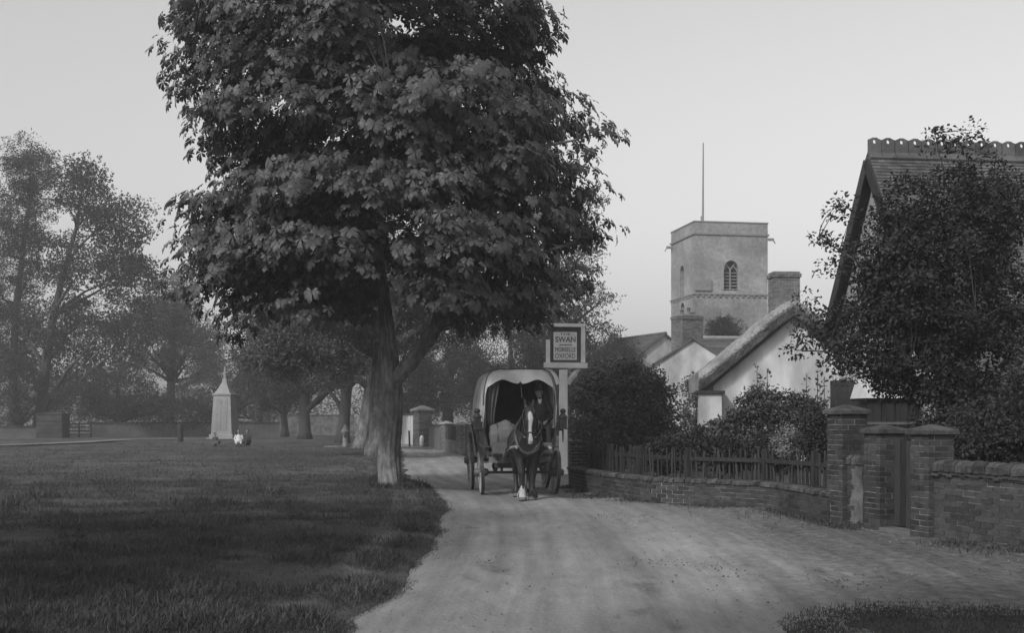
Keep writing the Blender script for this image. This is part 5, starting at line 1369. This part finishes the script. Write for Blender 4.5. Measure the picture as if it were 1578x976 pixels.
sx = .46
person('person', 'man in dark suit and hat driving the wagon', wp(sx, .02, 0), WRZ_,
       dict(hips=(0, .10, 1.42), chest=(0, .06, 1.80), neck=(0, .04, 1.99), head=(-.02, .0, 2.14), face=(-.12, -1, -.08),
            shL=(-.19, .06, 1.90), elL=(-.27, -.05, 1.64), wrL=(-.12, -.30, 1.56), shR=(.19, .06, 1.90), elR=(.27, -.03, 1.64), wrR=(.10, -.28, 1.54),
            knL=(-.12, -.34, 1.40), anL=(-.12, -.36, .99), toL=(-.13, -.52, .93), knR=(.13, -.34, 1.40), anR=(.13, -.38, .99), toR=(.15, -.54, .93)),
       hat='bowler', collar=True)
SITTERS = 'children sitting on the green'
def sitter(x, y, label, dress, rz, S=.72):
    X, Y = gp(x, y)
    person('person', label, (X, Y, .09), rz, {k: tuple(np.array(p) * S) for k, p in dict(hips=(0, 0, .12), chest=(0, -.02, .50), neck=(0, -.03, .68), head=(0, -.05, .83), face=(0, -1, -.15),
            shL=(-.17, -.01, .60), elL=(-.24, -.10, .36), wrL=(-.12, -.28, .30), shR=(.17, -.01, .60), elR=(.24, -.10, .36), wrR=(.12, -.28, .30),
            knL=(-.16, -.36, .30), anL=(-.10, -.52, .06), toL=(-.10, -.68, .05), knR=(.16, -.36, .30), anR=(.10, -.52, .06), toR=(.10, -.68, .05)).items()}, S, clothes=dress, voxel=.016, group=SITTERS, skirt=dress)
sitter(368, 690, 'child in white sitting on the grass right of the memorial', M['linen'], .2, .95)
sitter(382, 690, 'child in dark clothes sitting beside the one in white', M['suit'], -.3, .95)
sitter(331, 691, 'child in grey crouched on the grass in front of the memorial', M['cloth'], .9, .8)

# ------------------------------------------------------------------ horse
HO = np.array((.26, 24.55, 0)); HRZ = math.radians(4)
t = thing('cart_horse', 'dark cart horse with white blaze harnessed to the wagon', 'horse', HO, HRZ)
mb = MB()
mb.tube([(0, .86, 1.10), (0, .76, 1.14), (0, .50, 1.17), (0, .05, 1.10), (0, -.32, 1.12), (0, -.56, 1.12), (0, -.72, 1.10)], [(.10, .12), (.24, .26), (.30, .31), (.35, .35), (.31, .38), (.28, .34), (.18, .22)], 20)
mb.tube([(0, -.40, 1.28), (0, -.62, 1.42), (0, -.82, 1.58), (0, -.96, 1.70), (0, -1.02, 1.74)], [(.17, .30), (.14, .25), (.11, .19), (.095, .14), (.07, .10)], 16)
mb.tube([(0, -.96, 1.80), (0, -1.03, 1.77), (0, -1.09, 1.66), (0, -1.13, 1.54), (0, -1.16, 1.40), (0, -1.19, 1.27), (0, -1.20, 1.17), (0, -1.19, 1.11)], [(.05, .05), (.095, .09), (.115, .125), (.112, .13), (.085, .10), (.072, .08), (.076, .075), (.05, .05)], 16)
for s in (-1, 1):
    mb.tube([(s * .058, -.99, 1.79), (s * .075, -.99, 1.87), (s * .085, -1.0, 1.95), (s * .085, -1.0, 1.985)], [(.038, .026), (.042, .022), (.024, .014), (.006, .006)], 8)
    mb.tube([(s * .098, -1.12, 1.66), (s * .108, -1.13, 1.63)], [.028, .026], 8)
    mb.tube([(s * .055, -1.235, 1.22), (s * .05, -1.245, 1.18)], [.025, .022], 8)
    fy = -.06 if s < 0 else .03
    mb.tube([(s * .17, -.46, 1.15), (s * .165, -.50, .98), (s * .14, -.51, .80), (s * .125, -.53 + fy * .6, .64), (s * .115, -.53 + fy, .52), (s * .11, -.53 + fy, .46), (s * .105, -.53 + fy, .33), (s * .10, -.53 + fy, .20), (s * .10, -.55 + fy, .15), (s * .10, -.585 + fy, .085), (s * .10, -.60 + fy, .07), (s * .10, -.61 + fy, 0)],
            [(.14, .18), (.135, .16), (.105, .125), (.08, .09), (.076, .08), (.062, .066), (.054, .058), (.062, .066), (.074, .078), (.07, .072), (.08, .083), (.092, .095)], 14)
    hy = .08 * s
    mb.tube([(s * .17, .58, 1.18), (s * .19, .52, .98), (s * .17, .50 + hy * .3, .80), (s * .15, .62 + hy, .64), (s * .145, .74 + hy, .52), (s * .14, .75 + hy, .46), (s * .135, .72 + hy, .30), (s * .13, .70 + hy, .18), (s * .13, .66 + hy, .09), (s * .13, .64 + hy, .07), (s * .13, .63 + hy, 0)],
            [(.15, .25), (.15, .22), (.11, .15), (.075, .09), (.06, .075), (.052, .06), (.045, .05), (.06, .065), (.06, .062), (.072, .075), (.085, .09)], 14)
me = remeshed(mb, .016, 5)
def pick(c, n):
    m = np.zeros(len(c), int)
    wz = np.interp(c[:, 2], [1.10, 1.18, 1.3, 1.45, 1.62, 1.70, 1.74], [.05, .045, .026, .028, .048, .035, .0])
    m[(c[:, 1] < -1.03) & (np.abs(c[:, 0] - .006 * np.sin(c[:, 2] * 17)) < wz) & (n[:, 1] < -.25)] = 1
    m[(c[:, 0] < -.01) & (c[:, 1] < 0) & (c[:, 2] < .26 + .03 * np.sin(c[:, 0] * 90))] = 1
    m[c[:, 2] < .075] = 2
    return m
body_object('body', me, [M['horse'], M['horsew'], M['hoof']], pick, t)
def HB(mb, name, m, smooth=True): return mb.build(name, m, t, smooth=smooth, world=False)
def strands(seed, n, f, w0=.014, m=None, name='mane'):
    r = random.Random(seed); mb = MB()
    for k in range(n): p = f(r); mb.tube(p, [w0, w0 * .9, w0 * .25], 4, caps=False)
    HB(mb, name, m or M['hair'])
strands(1, 40, lambda r: (lambda x: [(x, -1.04, 1.80), (x * 1.5, -1.13, 1.74), (x * 1.8 + r.uniform(-.01, .01), -1.165, 1.60 + r.uniform(-.04, .05))])(r.uniform(-.035, .035)), .010, None, 'forelock')
strands(2, 120, lambda r: (lambda f, s: [(0, -1.0 + .55 * f, 1.83 - .30 * f), (.10 * s, -1.0 + .55 * f, 1.78 - .3 * f), (.17 * s, -.99 + .55 * f, 1.55 - .3 * f + r.uniform(-.05, .05))])(r.random(), r.choice((-1, 1, 1))), .014, None, 'mane')
strands(3, 50, lambda r: (lambda x: [(x * .3, .88, 1.18), (x, .98, 1.0), (x * 1.4, .96, .5 + r.uniform(-.1, .1))])(r.uniform(-.06, .06)), .016, None, 'tail')
for s in (-1, 1):
    for y in (-.55, .68):
        strands(5 + s + int(y * 10), 26, lambda r: (lambda a: [(s * .11 + .05 * math.cos(a), y + (-.06 if (s < 0 and y < 0) else .02) + .05 * math.sin(a), .20), (s * .11 + .075 * math.cos(a), y - .02 + .075 * math.sin(a), .13), (s * .11 + .095 * math.cos(a), y - .03 + .1 * math.sin(a), .05)])(r.uniform(0, 6.28)), .012,
                M['horsew'] if (s < 0 and y < 0) else M['hair'], 'feather')
# harness
def loop(c, rx, rz, tilt, n=28, rad=(.05, .06)):
    return [(c[0] + rx * math.cos(a), c[1] + tilt * rz * math.sin(a), c[2] + rz * math.sin(a)) for a in np.linspace(0, 2 * math.pi, n)]
P = loop((0, -.58, 1.25), .225, .34, .5); HB(MB().tube(P, [(.05, .042)] * len(P), 8, ref=(0, 1, 0)), 'collar', M['leather'])
for s in (-1, 1):
    HB(MB().tube([(s * .06, -.42, 1.70), (s * .20, -.55, 1.50), (s * .265, -.63, 1.25), (s * .20, -.74, 1.0), (s * .08, -.80, .92)], [.012] * 5, 6), 'hame', M['iron'])
    HB(MB().box((s * .125, -1.115, 1.655), (.012, .10, .115), rz=s * .35), 'blinker', M['leather'], False)
    HB(MB().tube([(s * .115, -1.05, 1.75), (s * .125, -1.09, 1.58), (s * .10, -1.15, 1.36), (s * .085, -1.19, 1.24)], [(.008, .014)] * 4, 6), 'cheek_strap', M['leather'])
    HB(MB().tube([(s * .085, -1.19, 1.24), (s * .16, -1.0, 1.28), (s * .28, -.6, 1.42), (s * .30, -.1, 1.52), (s * .27, .5, 1.55), (s * .15, 1.15, 1.58)], [.009] * 6, 5), 'rein', M['leather'])
    HB(MB().tube([(s * .26, -.66, 1.16), (s * .37, -.2, 1.02), (s * .38, .6, .92), (s * .36, 1.3, .80)], [(.012, .022)] * 4, 6), 'trace', M['leather'])
    HB(MB().lathe([(.004, -.006), (.024, -.004), (.024, .004), (.004, .006)], (s * .10, -1.19, 1.24), 10), 'bit_ring', M['brass'])
P = loop((0, -1.07, 1.70), .122, .095, .55, 20); HB(MB().tube(P, [(.012, .008)] * len(P), 5, ref=(0, 1, 0)), 'brow_band', M['leather'])
P = [(.094 * math.cos(a), -1.165 + .10 * math.sin(a), 1.36 + .03 * math.sin(a)) for a in np.linspace(0, 2 * math.pi, 20)]; HB(MB().tube(P, [(.014, .007)] * len(P), 5, ref=(0, 0, 1)), 'nose_band', M['leather'])
P = loop((0, -.02, 1.10), .355, .365, 0); HB(MB().tube(P, [(.012, .05)] * len(P), 6, ref=(1, 0, 0)), 'girth', M['leather'])
HB(MB().tube([(-.2, -.02, 1.40), (0, -.02, 1.50), (.2, -.02, 1.40)], [(.07, .05)] * 3, 8, ref=(0, 1, 0)), 'saddle_pad', M['leather'])

# ------------------------------------------------------------------ inn sign
def inn_sign():
    Y = 35.5; k = Y / F; b = at(868, 735, Y); b[2] = 0
    t = thing('inn_sign', 'white-framed inn sign on a post reading SWAN', 'inn sign', b)
    P = lambda x, y, d=0.0: at(x, y, Y + d)
    MB().box((b[0], Y, (P(0, 570)[2] + 0) / 2 - .1), (.235, .2, P(0, 570)[2] + .2)).build('post', M['white'], t)
    MB().bar(P(838, 563), P(905, 564), .24, 8 * k).build('crossbar', M['white'], t)
    MB().bar(P(850, 501), P(902, 502), .12, 5 * k).build('frame_top', M['white'], t)
    MB().bar(P(844.5, 559), P(844.5, 524), .12, 4.5 * k).build('frame_side', M['white'], t); MB().bar(P(898.5, 559), P(898.5, 504), .12, 4.5 * k).build('frame_side', M['white'], t)
    for s in (-1, 1):
        x0 = 868
        pts = [P(x0 + s * 7, 592), P(x0 + s * 12, 583), P(x0 + s * 17, 577), P(x0 + s * 20, 573), P(x0 + s * 27, 568.5)]
        MB().tube(pts, [(4 * k, .08), (4.2 * k, .08), (5 * k, .08), (3.6 * k, .08), (1.6 * k, .06)], 4, ref=(.7, 0, -.7 * s)).build('bracket', M['white'], t)
    MB().hexa([P(847, 558.5, .03), P(895, 558.5, .03), P(895, 558.5, .09), P(847, 558.5, .09), P(847, 504.5, .03), P(895, 504.5, .03), P(895, 504.5, .09), P(847, 504.5, .09)]).build('board', M['signd'], t)
    pan = MB().hexa([P(853, 555, .012), P(889, 555, .012), P(889, 555, .028), P(853, 555, .028), P(853, 512, .012), P(889, 512, .012), P(889, 512, .028), P(853, 512, .028)]).build('panel', M['signw'], t)
    def text(s, cx, cy, h, w):
        cu = bpy.data.curves.new('lettering', 'FONT'); cu.body = s; cu.size = 1.0; cu.align_x = 'CENTER'; cu.align_y = 'CENTER'; cu.extrude = .004; cu.offset = .012 if len(s) < 6 else 0.0
        o = bpy.data.objects.new('tmp', cu); COL.objects.link(o); bpy.context.view_layer.update()
        me = bpy.data.meshes.new_from_object(o.evaluated_get(bpy.context.evaluated_depsgraph_get())); bpy.data.objects.remove(o)
        co = np.empty(len(me.vertices) * 3); me.vertices.foreach_get('co', co); co = co.reshape(-1, 3)
        lo, hi = co.min(0), co.max(0); c2 = (lo + hi) / 2
        out = np.stack([(co[:, 0] - c2[0]) / (hi[0] - lo[0]) * w * k, -(co[:, 2]) , (co[:, 1] - c2[1]) / (hi[1] - lo[1]) * h * k], -1) + P(cx, cy, .008) - b
        me.vertices.foreach_set('co', out.ravel()); me.materials.clear(); me.materials.append(M['letter'])
        if 'v' in me.attributes: me.attributes.remove(me.attributes['v'])
        set_vals(me, np.ones(len(me.vertices))); me.name = 'lettering'; link('lettering', me, pan)
    text('- THE -', 871, 515.3, 3.4, 27); text('SWAN', 871.3, 523.2, 8.6, 31)
    MB().bar(P(862, 531.6, .006), P(881, 531.6, .006), .012, 1 * k).build('rule', M['letter'], pan)
    text('MORRELLS', 871, 539, 7.2, 31); text('OXFORD', 871, 549, 7.6, 31)
inn_sign()

# ------------------------------------------------------------------ green: memorial, pump, posts
def memorial():
    Y = 90.0; c = at(347, 645, Y); c[2] = 0; k = Y / F
    t = thing('war_memorial', 'pale tapering stone memorial with pointed top on the green', 'memorial', c)
    rz = math.radians(-8); r1, r0 = 13.5 * k, 16.5 * k; z1 = at(0, 611, Y)[2]
    def pr(prof, name, m): 
        b = MB().lathe(prof, (0, 0, 0), square=True); R = Matrix.Rotation(rz, 3, 'Z'); b.v = [tuple(R @ Vector(p)) for p in b.v]; b.build(name, m, t, world=False)
    pr([(r0 * 1.35, -.1), (r0 * 1.35, .16), (r0 * 1.33, .18)], 'step', M['stone']); pr([(r0 * 1.14, .178), (r0 * 1.14, .40), (r0 * 1.1, .44)], 'plinth', M['stone'])
    pr([(r0, .43), (r1, z1)], 'shaft', M['stone'])
    pr([(r1 * 1.0, z1 + .003), (r1 * 1.12, z1 + .08), (r1 * 1.12, z1 + .17), (r1 * .95, z1 + .22)], 'cornice', M['stone'])
    pr([(r1 * .92, z1 + .217), (r1 * .62, z1 + .55), (r1 * .30, z1 + .98), (.13, z1 + 1.3)], 'spire', M['stone'])
    MB().tube([(0, 0, z1 + 1.25), (0, 0, z1 + 2.1)], [.12, .09], 8).build('finial', M['stone'], t, world=False); MB().lathe([(.1, -.05), (.15, 0), (.1, .06)], (0, 0, z1 + 1.65), 10).build('finial_ring', M['stone'], t, world=False)
    R = Matrix.Rotation(rz, 3, 'Z')
    tl = math.atan((r0 - r1) / (z1 - .43))
    for sx_ in (-.36, .36):
        mb = MB(); cc = R @ Vector((sx_ * r1, -((r0 + r1) / 2 + .01), (z1 + .43) / 2)); mb.box(cc, (r1 * .6, .03, (z1 - .43) * .8), rz=rz, rx=-tl, val=.88); mb.build('name_panel', M['stone'], t, world=False)
memorial()
c = gp(532, 691); t = thing('water_pump', 'short pale post with domed cap and slab on the grass', 'water pump', (*c, .06))
MB().lathe([(.17, -.1), (.16, .10), (.145, .14), (.14, .72), (.20, .76), (.21, .82), (.21, .86), (.17, .92), (.10, 1.08), (.05, 1.14), (.045, 1.2), (.01, 1.22)], (0, 0, 0), 18).build('body', M['stone'], t, smooth=True, world=False)
MB().box((-.45, -.35, .0), (1.2, .7, .12)).build('slab', M['stone'], t, world=False); MB().tube([(0, -.1, .6), (0, -.28, .6), (0, -.34, .52)], [.03, .028, .026], 8).build('spout', M['iron'], t, world=False)
c = gp(278, 683); t = thing('wooden_post', 'dark stump-like wooden post at the end of the green path', 'post', (*c, .1))
MB().lathe([(.2, -.1), (.19, .5), (.19, 1.05), (.15, 1.12), (.03, 1.14)], (0, 0, 0), 10).build('shaft', M['wood'], t, world=False); MB().lathe([(.2, .92), (.205, .93), (.205, .98), (.2, .99)], (0, 0, 0), 12).build('band', M['iron'], t, world=False)
c = gp(650, 689); t = thing('guard_stone', 'small white guard post before the tall far gate pier', 'post', (*c, 0))
MB().lathe([(.13, -.05), (.125, .45), (.10, .58), (.04, .64)], (0, 0, 0), 12).build('shaft', M['white'], t, smooth=True, world=False); MB().lathe([(.16, -.02), (.15, .06), (.14, .08)], (0, 0, 0), 12).build('foot', M['stone'], t, world=False)

# ------------------------------------------------------------------ walls and gates in the distance
def plain_wall(name, label, a, b, h, th, m, copem, n=1, cat='wall'):
    a, b = np.array(a), np.array(b); mid = (a + b) / 2; L = np.linalg.norm(b - a); rz = math.atan2(b[1] - a[1], b[0] - a[0])
    t = thing(name, label, cat, (*mid, 0)); k = max(1, int(L / 3))
    for i in range(k):
        q = a + (b - a) * ((i + .5) / k); MB().box((*q, h / 2 - .05), (L / k - .001, th, h), rz, val=random.uniform(.92, 1.08)).build('wall_length', m, t)
        MB().box((*q, h - .02), (L / k - .02, th + .1, .09), rz, val=random.uniform(.85, 1.1)).build('coping', copem, t)
    return t
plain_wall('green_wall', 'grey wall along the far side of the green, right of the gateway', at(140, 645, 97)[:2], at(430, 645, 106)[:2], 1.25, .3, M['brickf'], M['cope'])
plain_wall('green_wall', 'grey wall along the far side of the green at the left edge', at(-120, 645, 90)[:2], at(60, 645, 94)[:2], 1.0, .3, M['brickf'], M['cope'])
plain_wall('green_wall', 'pale wall seen between the far trunks of the row', at(430, 645, 112)[:2], at(545, 645, 112)[:2], 1.9, .3, M['renderw'], M['cope'])
t = thing('gate_pier', 'broad grey gate pier in the wall across the green', 'gate pier', (*at(82, 645, 94)[:2], 0))
c = at(82, 645, 94); brick_pier(t, c[:2], 1.9, 1.9, .05, M['brick'], M['brick'], limit=0); pyramid_cap(t, c[:2], 2.0, 1.9, .05, .16, M['brick'])
g = thing('field_gate', 'dark barred gate in the wall across the green', 'gate', (*at(122, 645, 95)[:2], 0))
a, b = at(104, 645, 95), at(140, 645, 96)
for z in (.35, .62, .9, 1.15): MB().bar((a[0], a[1], z), (b[0], b[1], z), .05, .09).build('bar', M['wood'], g)
for q in (a, (a + b) / 2, b): MB().box((q[0], q[1], .68), (.12, .08, 1.35)).build('stile', M['wood'], g)
# gateway where the road bends
FP = 'piers where the road bends'
c = at(651, 645, 70); t = thing('gate_pier', 'tall brick pier with pale domed cap where the road bends', 'gate pier', (*c[:2], 0), group=FP)
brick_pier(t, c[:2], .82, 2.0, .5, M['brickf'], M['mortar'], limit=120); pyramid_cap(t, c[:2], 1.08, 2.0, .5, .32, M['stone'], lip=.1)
MB().bar(wp(0, 0, 0) * 0 + np.array((c[0] - .75, c[1] - .1, .9)), (c[0] - .72, c[1] - .1, 0), .1, .1).build('stay', M['wood'], t)
c2 = at(688, 645, 60); t = thing('gate_pier', 'small pale-capped pier left of the dark garden gate beyond the wagon', 'gate pier', (*c2[:2], 0), group=FP)
brick_pier(t, c2[:2], .36, 1.3, .6, M['brickf'], M['mortar'], limit=100); pyramid_cap(t, c2[:2], .5, 1.3, .6, .17, M['stone'])
c3 = at(712, 645, 54); t = thing('gate_pier', 'small pale-capped pier right of the dark garden gate beyond the wagon', 'gate pier', (*c3[:2], 0), group=FP)
brick_pier(t, c3[:2], .40, 1.27, .6, M['brickf'], M['mortar'], limit=100); pyramid_cap(t, c3[:2], .54, 1.27, .6, .17, M['stone'])
g = thing('garden_gate', 'dark garden gate between the two small pale-capped piers', 'gate', (*((c2 + c3) / 2)[:2], 0))
a, b = c2 * .93 + c3 * .07, c2 * .07 + c3 * .93
for k in range(9):
    q = a + (b - a) * (k + .5) / 9; MB().box((q[0], q[1], .92), (.25, .05, .68), math.atan2(b[1] - a[1], b[0] - a[0])).build('board', M['wood'], g)
MB().bar((a[0], a[1], .3), (b[0], b[1], .3), .2, .56).build('kick_board', M['renderw'], g)
w_ = plain_wall('garden_wall', 'brick wall between the tall domed pier and the small piers', c[:2] + np.array((.5, -.4)), c2[:2] + np.array((-.25, .3)), 1.25, .25, M['brickf'], M['cope'])
plain_wall('garden_wall', 'pale wall glimpsed left of the tall domed pier', at(615, 645, 78)[:2], at(640, 645, 74)[:2], 1.85, .25, M['render'], M['cope'])
a, b = at(718, 645, 52), at(742, 645, 44)
g = thing('board_fence', 'dark close-boarded fence behind the left wagon wheel', 'fence', (*((a + b) / 2)[:2], 0))
for k in range(26):
    q = a + (b - a) * (k + .5) / 26; MB().box((q[0], q[1], .68), (np.linalg.norm(b - a) / 26 - .008, .03, 1.36 + random.uniform(-.02, .02)), math.atan2(b[1] - a[1], b[0] - a[0]), val=random.uniform(.8, 1.3)).build('board', M['wood'], g)
MB().bar((a[0], a[1] , 1.38), (b[0], b[1], 1.38), .09, .05).build('capping', M['wagp'], g)
# inn yard fence right of the wagon, behind the sign
a, b = at(872, 645, 42), at(960, 645, 40)
g = thing('board_fence', 'dark boarded fence behind the inn sign post', 'fence', (*((a + b) / 2)[:2], 0))
for k in range(16):
    q = a + (b - a) * (k + .5) / 16; MB().box((q[0], q[1], .5), (np.linalg.norm(b - a) / 16 - .008, .03, 1.0 + random.uniform(-.02, .02)), math.atan2(b[1] - a[1], b[0] - a[0]), val=random.uniform(.8, 1.3)).build('board', M['wood'], g)

# ------------------------------------------------------------------ grass, gravel
def grass_field(n, y0, y1, h0, h1, seed, w, name, label, pw=1.7):
    rng = np.random.default_rng(seed)
    yy = y0 + (y1 - y0) * rng.uniform(size=n) ** pw
    xlo = -.43 * yy - .5; e = xe(yy) + .05; d = e - xlo
    xx = e - d * rng.uniform(size=n) ** 1.05
    cl = smooth_noise(xx, yy, 71, 2.2) + .6 * smooth_noise(xx, yy, 72, 5.0)
    keep = rng.uniform(size=n) < np.clip(.8 + .3 * cl, .35, 1)
    bare = (smooth_noise(xx, yy, 75, .5) > 1.25) | (np.abs(xx - (e - .55 - .02 * yy)) < .10 + .06 * smooth_noise(yy, yy * 0, 76, 1.1)) & (yy > 12) & (rng.uniform(size=n) < .8)
    keep &= ~bare & (rng.uniform(size=n) > .65 * worn(xx, yy, np.clip(xe(yy) - xx, 0, None)))
    xx, yy, cl = xx[keep], yy[keep], cl[keep]; n = len(xx)
    t_ = np.clip(xe(yy) - xx, 0, None)
    zz = LZ(xx, yy, t_) - .015
    hh = (h0 + (h1 - h0) * rng.uniform(size=n) ** 2 + .13 * (smooth_noise(xx, yy, 78, 3.1) > .95) * rng.uniform(size=n)) * np.clip(.75 + .4 * cl, .4, 1.6) * np.clip(.45 + t_ / .5, .45, 1)
    lean = rng.normal(size=(n, 3)) * .5 + np.array((.15, 0, 1.0)); lean[:, 2] = np.abs(lean[:, 2])
    M3 = frames(rng.normal(size=(n, 3)) + np.array((0, -1.2, .3)), rng, lean)
    M3 = M3 * np.stack([hh, np.full(n, w) * rng.uniform(.7, 1.4, n), hh], -1)[:, None, :]
    V, Fc, A = scatter(np.array([(0, -.5, 0), (0, .5, 0), (.6, .3, .05), (1, 0, .22)]), np.array([(0, 1, 2), (0, 2, 3)]), np.stack([xx, yy, zz], -1), M3, rng.uniform(.6, 1.4, n) * np.clip(1 + .2 * cl, .6, 1.5))
    tag(link(name, np_mesh(name, V, Fc, A, M['grass'])), label, 'grass', kind='stuff')
grass_field(300000, 8.5, 30, .04, .16, 81, .0058, 'rough_grass', 'rough dark grass of the verge in the foreground')
grass_field(90000, 26, 75, .05, .13, 82, .02, 'green_grass', 'shorter grass of the village green in the middle distance', 1.3)
def base_tufts():
    rng = np.random.default_rng(89); n = 2600; c = np.array(gp(602, 758)); a = rng.uniform(0, 2 * np.pi, n); r_ = .36 + rng.exponential(.10, n)
    xx, yy = c[0] + r_ * np.cos(a), c[1] + r_ * np.sin(a); hh = rng.uniform(.05, .2, n) * (smooth_noise(a * 3, a * 0, 4) > -.5)
    hh = hh + .02; M3 = frames(rng.normal(size=(n, 3)) + np.array((0, -1.2, .3)), rng, rng.normal(size=(n, 3)) * .35 + np.array((0, 0, 1))) * np.stack([hh, np.full(n, .008), hh], -1)[:, None, :]
    V, Fc, A = scatter(np.array([(0, -.5, 0), (0, .5, 0), (.6, .3, .05), (1, 0, .22)]), np.array([(0, 1, 2), (0, 2, 3)]), np.stack([xx, yy, np.full(n, .05)], -1), M3, rng.uniform(.6, 1.4, n))
    tag(link('base_grass', np_mesh('base_grass', V, Fc, A, M['grass'])), 'long grass around the foot of the large chestnut trunk', 'grass', kind='stuff')
base_tufts()
def corner_grass():
    rng = np.random.default_rng(88); n = 26000
    yy = rng.uniform(8.7, 10.75, n); xx = rng.uniform(2.0, 5.4, n)
    edge_ = 10.45 - .35 * smooth_noise(xx * 1.3, xx * 0, 52) - np.exp(-(xx - 2.0) / .35) * .9
    k = (yy < edge_) & (rng.uniform(size=n) < np.clip((edge_ - yy) / .7, .05, 1) * np.clip(.8 + .4 * smooth_noise(xx, yy, 57, 4.0), .35, 1)); xx, yy = xx[k], yy[k]; n = len(xx)
    M3 = frames(rng.normal(size=(n, 3)) + np.array((0, -1.2, .3)), rng, rng.normal(size=(n, 3)) * .5 + np.array((0, 0, 1)))
    hh = rng.uniform(.015, .045, n); M3 = M3 * np.stack([hh, np.full(n, .008), hh], -1)[:, None, :]
    V, Fc, A = scatter(np.array([(0, -.5, 0), (0, .5, 0), (.6, .3, .05), (1, 0, .22)]), np.array([(0, 1, 2), (0, 2, 3)]), np.stack([xx, yy, np.full(n, .035)], -1), M3, rng.uniform(.6, 1.3, n))
    tag(link('corner_grass', np_mesh('corner_grass', V, Fc, A, M['grass'])), 'dark patch of grass in the bottom right corner beside the road', 'grass', kind='stuff')
corner_grass()
def stones():
    rng = np.random.default_rng(91); n = 9000
    yy = 8.5 + 24 * rng.uniform(size=n) ** 1.6; u_ = rng.uniform(size=n); xx = xl(yy) + (np.minimum(xr(yy), .45 * yy) - xl(yy)) * u_
    keep = (rng.uniform(size=n) < .25 + .75 * np.clip((xx - 1.5) / 3, 0, 1) + .5 * (np.abs(xx - xl(yy)) < .3)) & (smooth_noise(xx, yy, 33, 1.4) > -.6)
    xx, yy = xx[keep], yy[keep]; n = len(xx)
    V = np.array([(1, 0, 0), (-1, 0, 0), (0, 1, 0), (0, -1, 0), (0, 0, .8), (0, 0, -.5)]); Fc = np.array([(0, 2, 4), (2, 1, 4), (1, 3, 4), (3, 0, 4), (2, 0, 5), (1, 2, 5), (3, 1, 5), (0, 3, 5)])
    s = .004 + .013 * rng.uniform(size=n) ** 4
    V, Fc, A = scatter(V, Fc, np.stack([xx, yy, np.full(n, .01)], -1), frames(rng.normal(size=(n, 3)) * .3 + np.array((0, 0, 1)), rng) * s[:, None, None], rng.uniform(.35, 1.15, n))
    tag(link('road_stones', np_mesh('road_stones', V, Fc, A, M['gravel'])), 'loose small stones scattered over the dirt road', 'stones', kind='stuff')
stones()
def litter(n=34):
    rng = np.random.default_rng(95); V0 = np.array([(1, 0, 0), (-1, 0, 0), (0, 1, 0), (0, -1, 0), (0, 0, .8), (0, 0, -.5)]); Fc = np.array([(0, 2, 4), (2, 1, 4), (1, 3, 4), (3, 0, 4), (2, 0, 5), (1, 2, 5), (3, 1, 5), (0, 3, 5)])
    cs = [gp(975, 805), gp(935, 797), gp(735, 865), gp(740, 740), gp(1010, 870), gp(1290, 900), gp(1110, 880)]
    P = np.concatenate([np.array(c) + rng.normal(size=(n, 2)) * np.array((.22, .3)) for c in cs]); m_ = len(P)
    V, Fc, A = scatter(V0, Fc, np.concatenate([P, np.full((m_, 1), .015)], 1), frames(rng.normal(size=(m_, 3)) * .3 + np.array((0, 0, 1)), rng) * rng.uniform(.005, .013, m_)[:, None, None], rng.uniform(.4, .9, m_))
    tag(link('road_dung', np_mesh('road_dung', V, Fc, A, M['earth'])), 'dark crumbs of dung and straw dropped on the road', 'dung', kind='stuff')
litter()

# ------------------------------------------------------------------ trees beside the photographer, out of frame, that shade the foreground
make_tree('chestnut_tree', 'chestnut standing on the verge left of the view, shading the foreground grass', [(-11, 8.5, 0), (-11, 8.5, 1.5), (-10.9, 8.5, 4), (-10.8, 8.5, 8), (-10.8, 8.5, 11)], [.55, .42, .36, .25, .06],
          [((-10.9, 8.5, 7.5), (4.6, 5.0, 4.0))], 200, 24, .5, 1.0, M['chest'], M['bark'], 'spray', group=ROW, seed=61)
make_tree('lime_tree', 'young lime tree behind the photographer, its shadow lying across the near road', [(-3.0, .6, 0), (-2.9, .8, 2), (-2.4, 1.8, 4.5), (-2.0, 2.6, 7)], [.2, .16, .12, .05],
          [((-2.0, 2.5, 7.2), (2.4, 1.4, 1.5))], 90, 24, .45, .6, M['leafm'], M['barkd'], 'spray', seed=62)

# ------------------------------------------------------------------ haze
hz = MB().box((0, 40, 16.5), (560, 560, 37)).build('haze', M['stone'])
tag(hz, 'thin summer haze over the green', 'haze', kind='stuff')
hm = bpy.data.materials.new('haze'); hm.use_nodes = True; hn = hm.node_tree.nodes; hn.clear()
ho = hn.new('ShaderNodeOutputMaterial'); hv = hn.new('ShaderNodeVolumePrincipled'); hv.inputs['Color'].default_value = (.98, .98, .98, 1); hv.inputs['Density'].default_value = .0011; hv.inputs['Anisotropy'].default_value = .2
hm.node_tree.links.new(hv.outputs['Volume'], ho.inputs['Volume'])
hz.data.materials.clear(); hz.data.materials.append(hm)
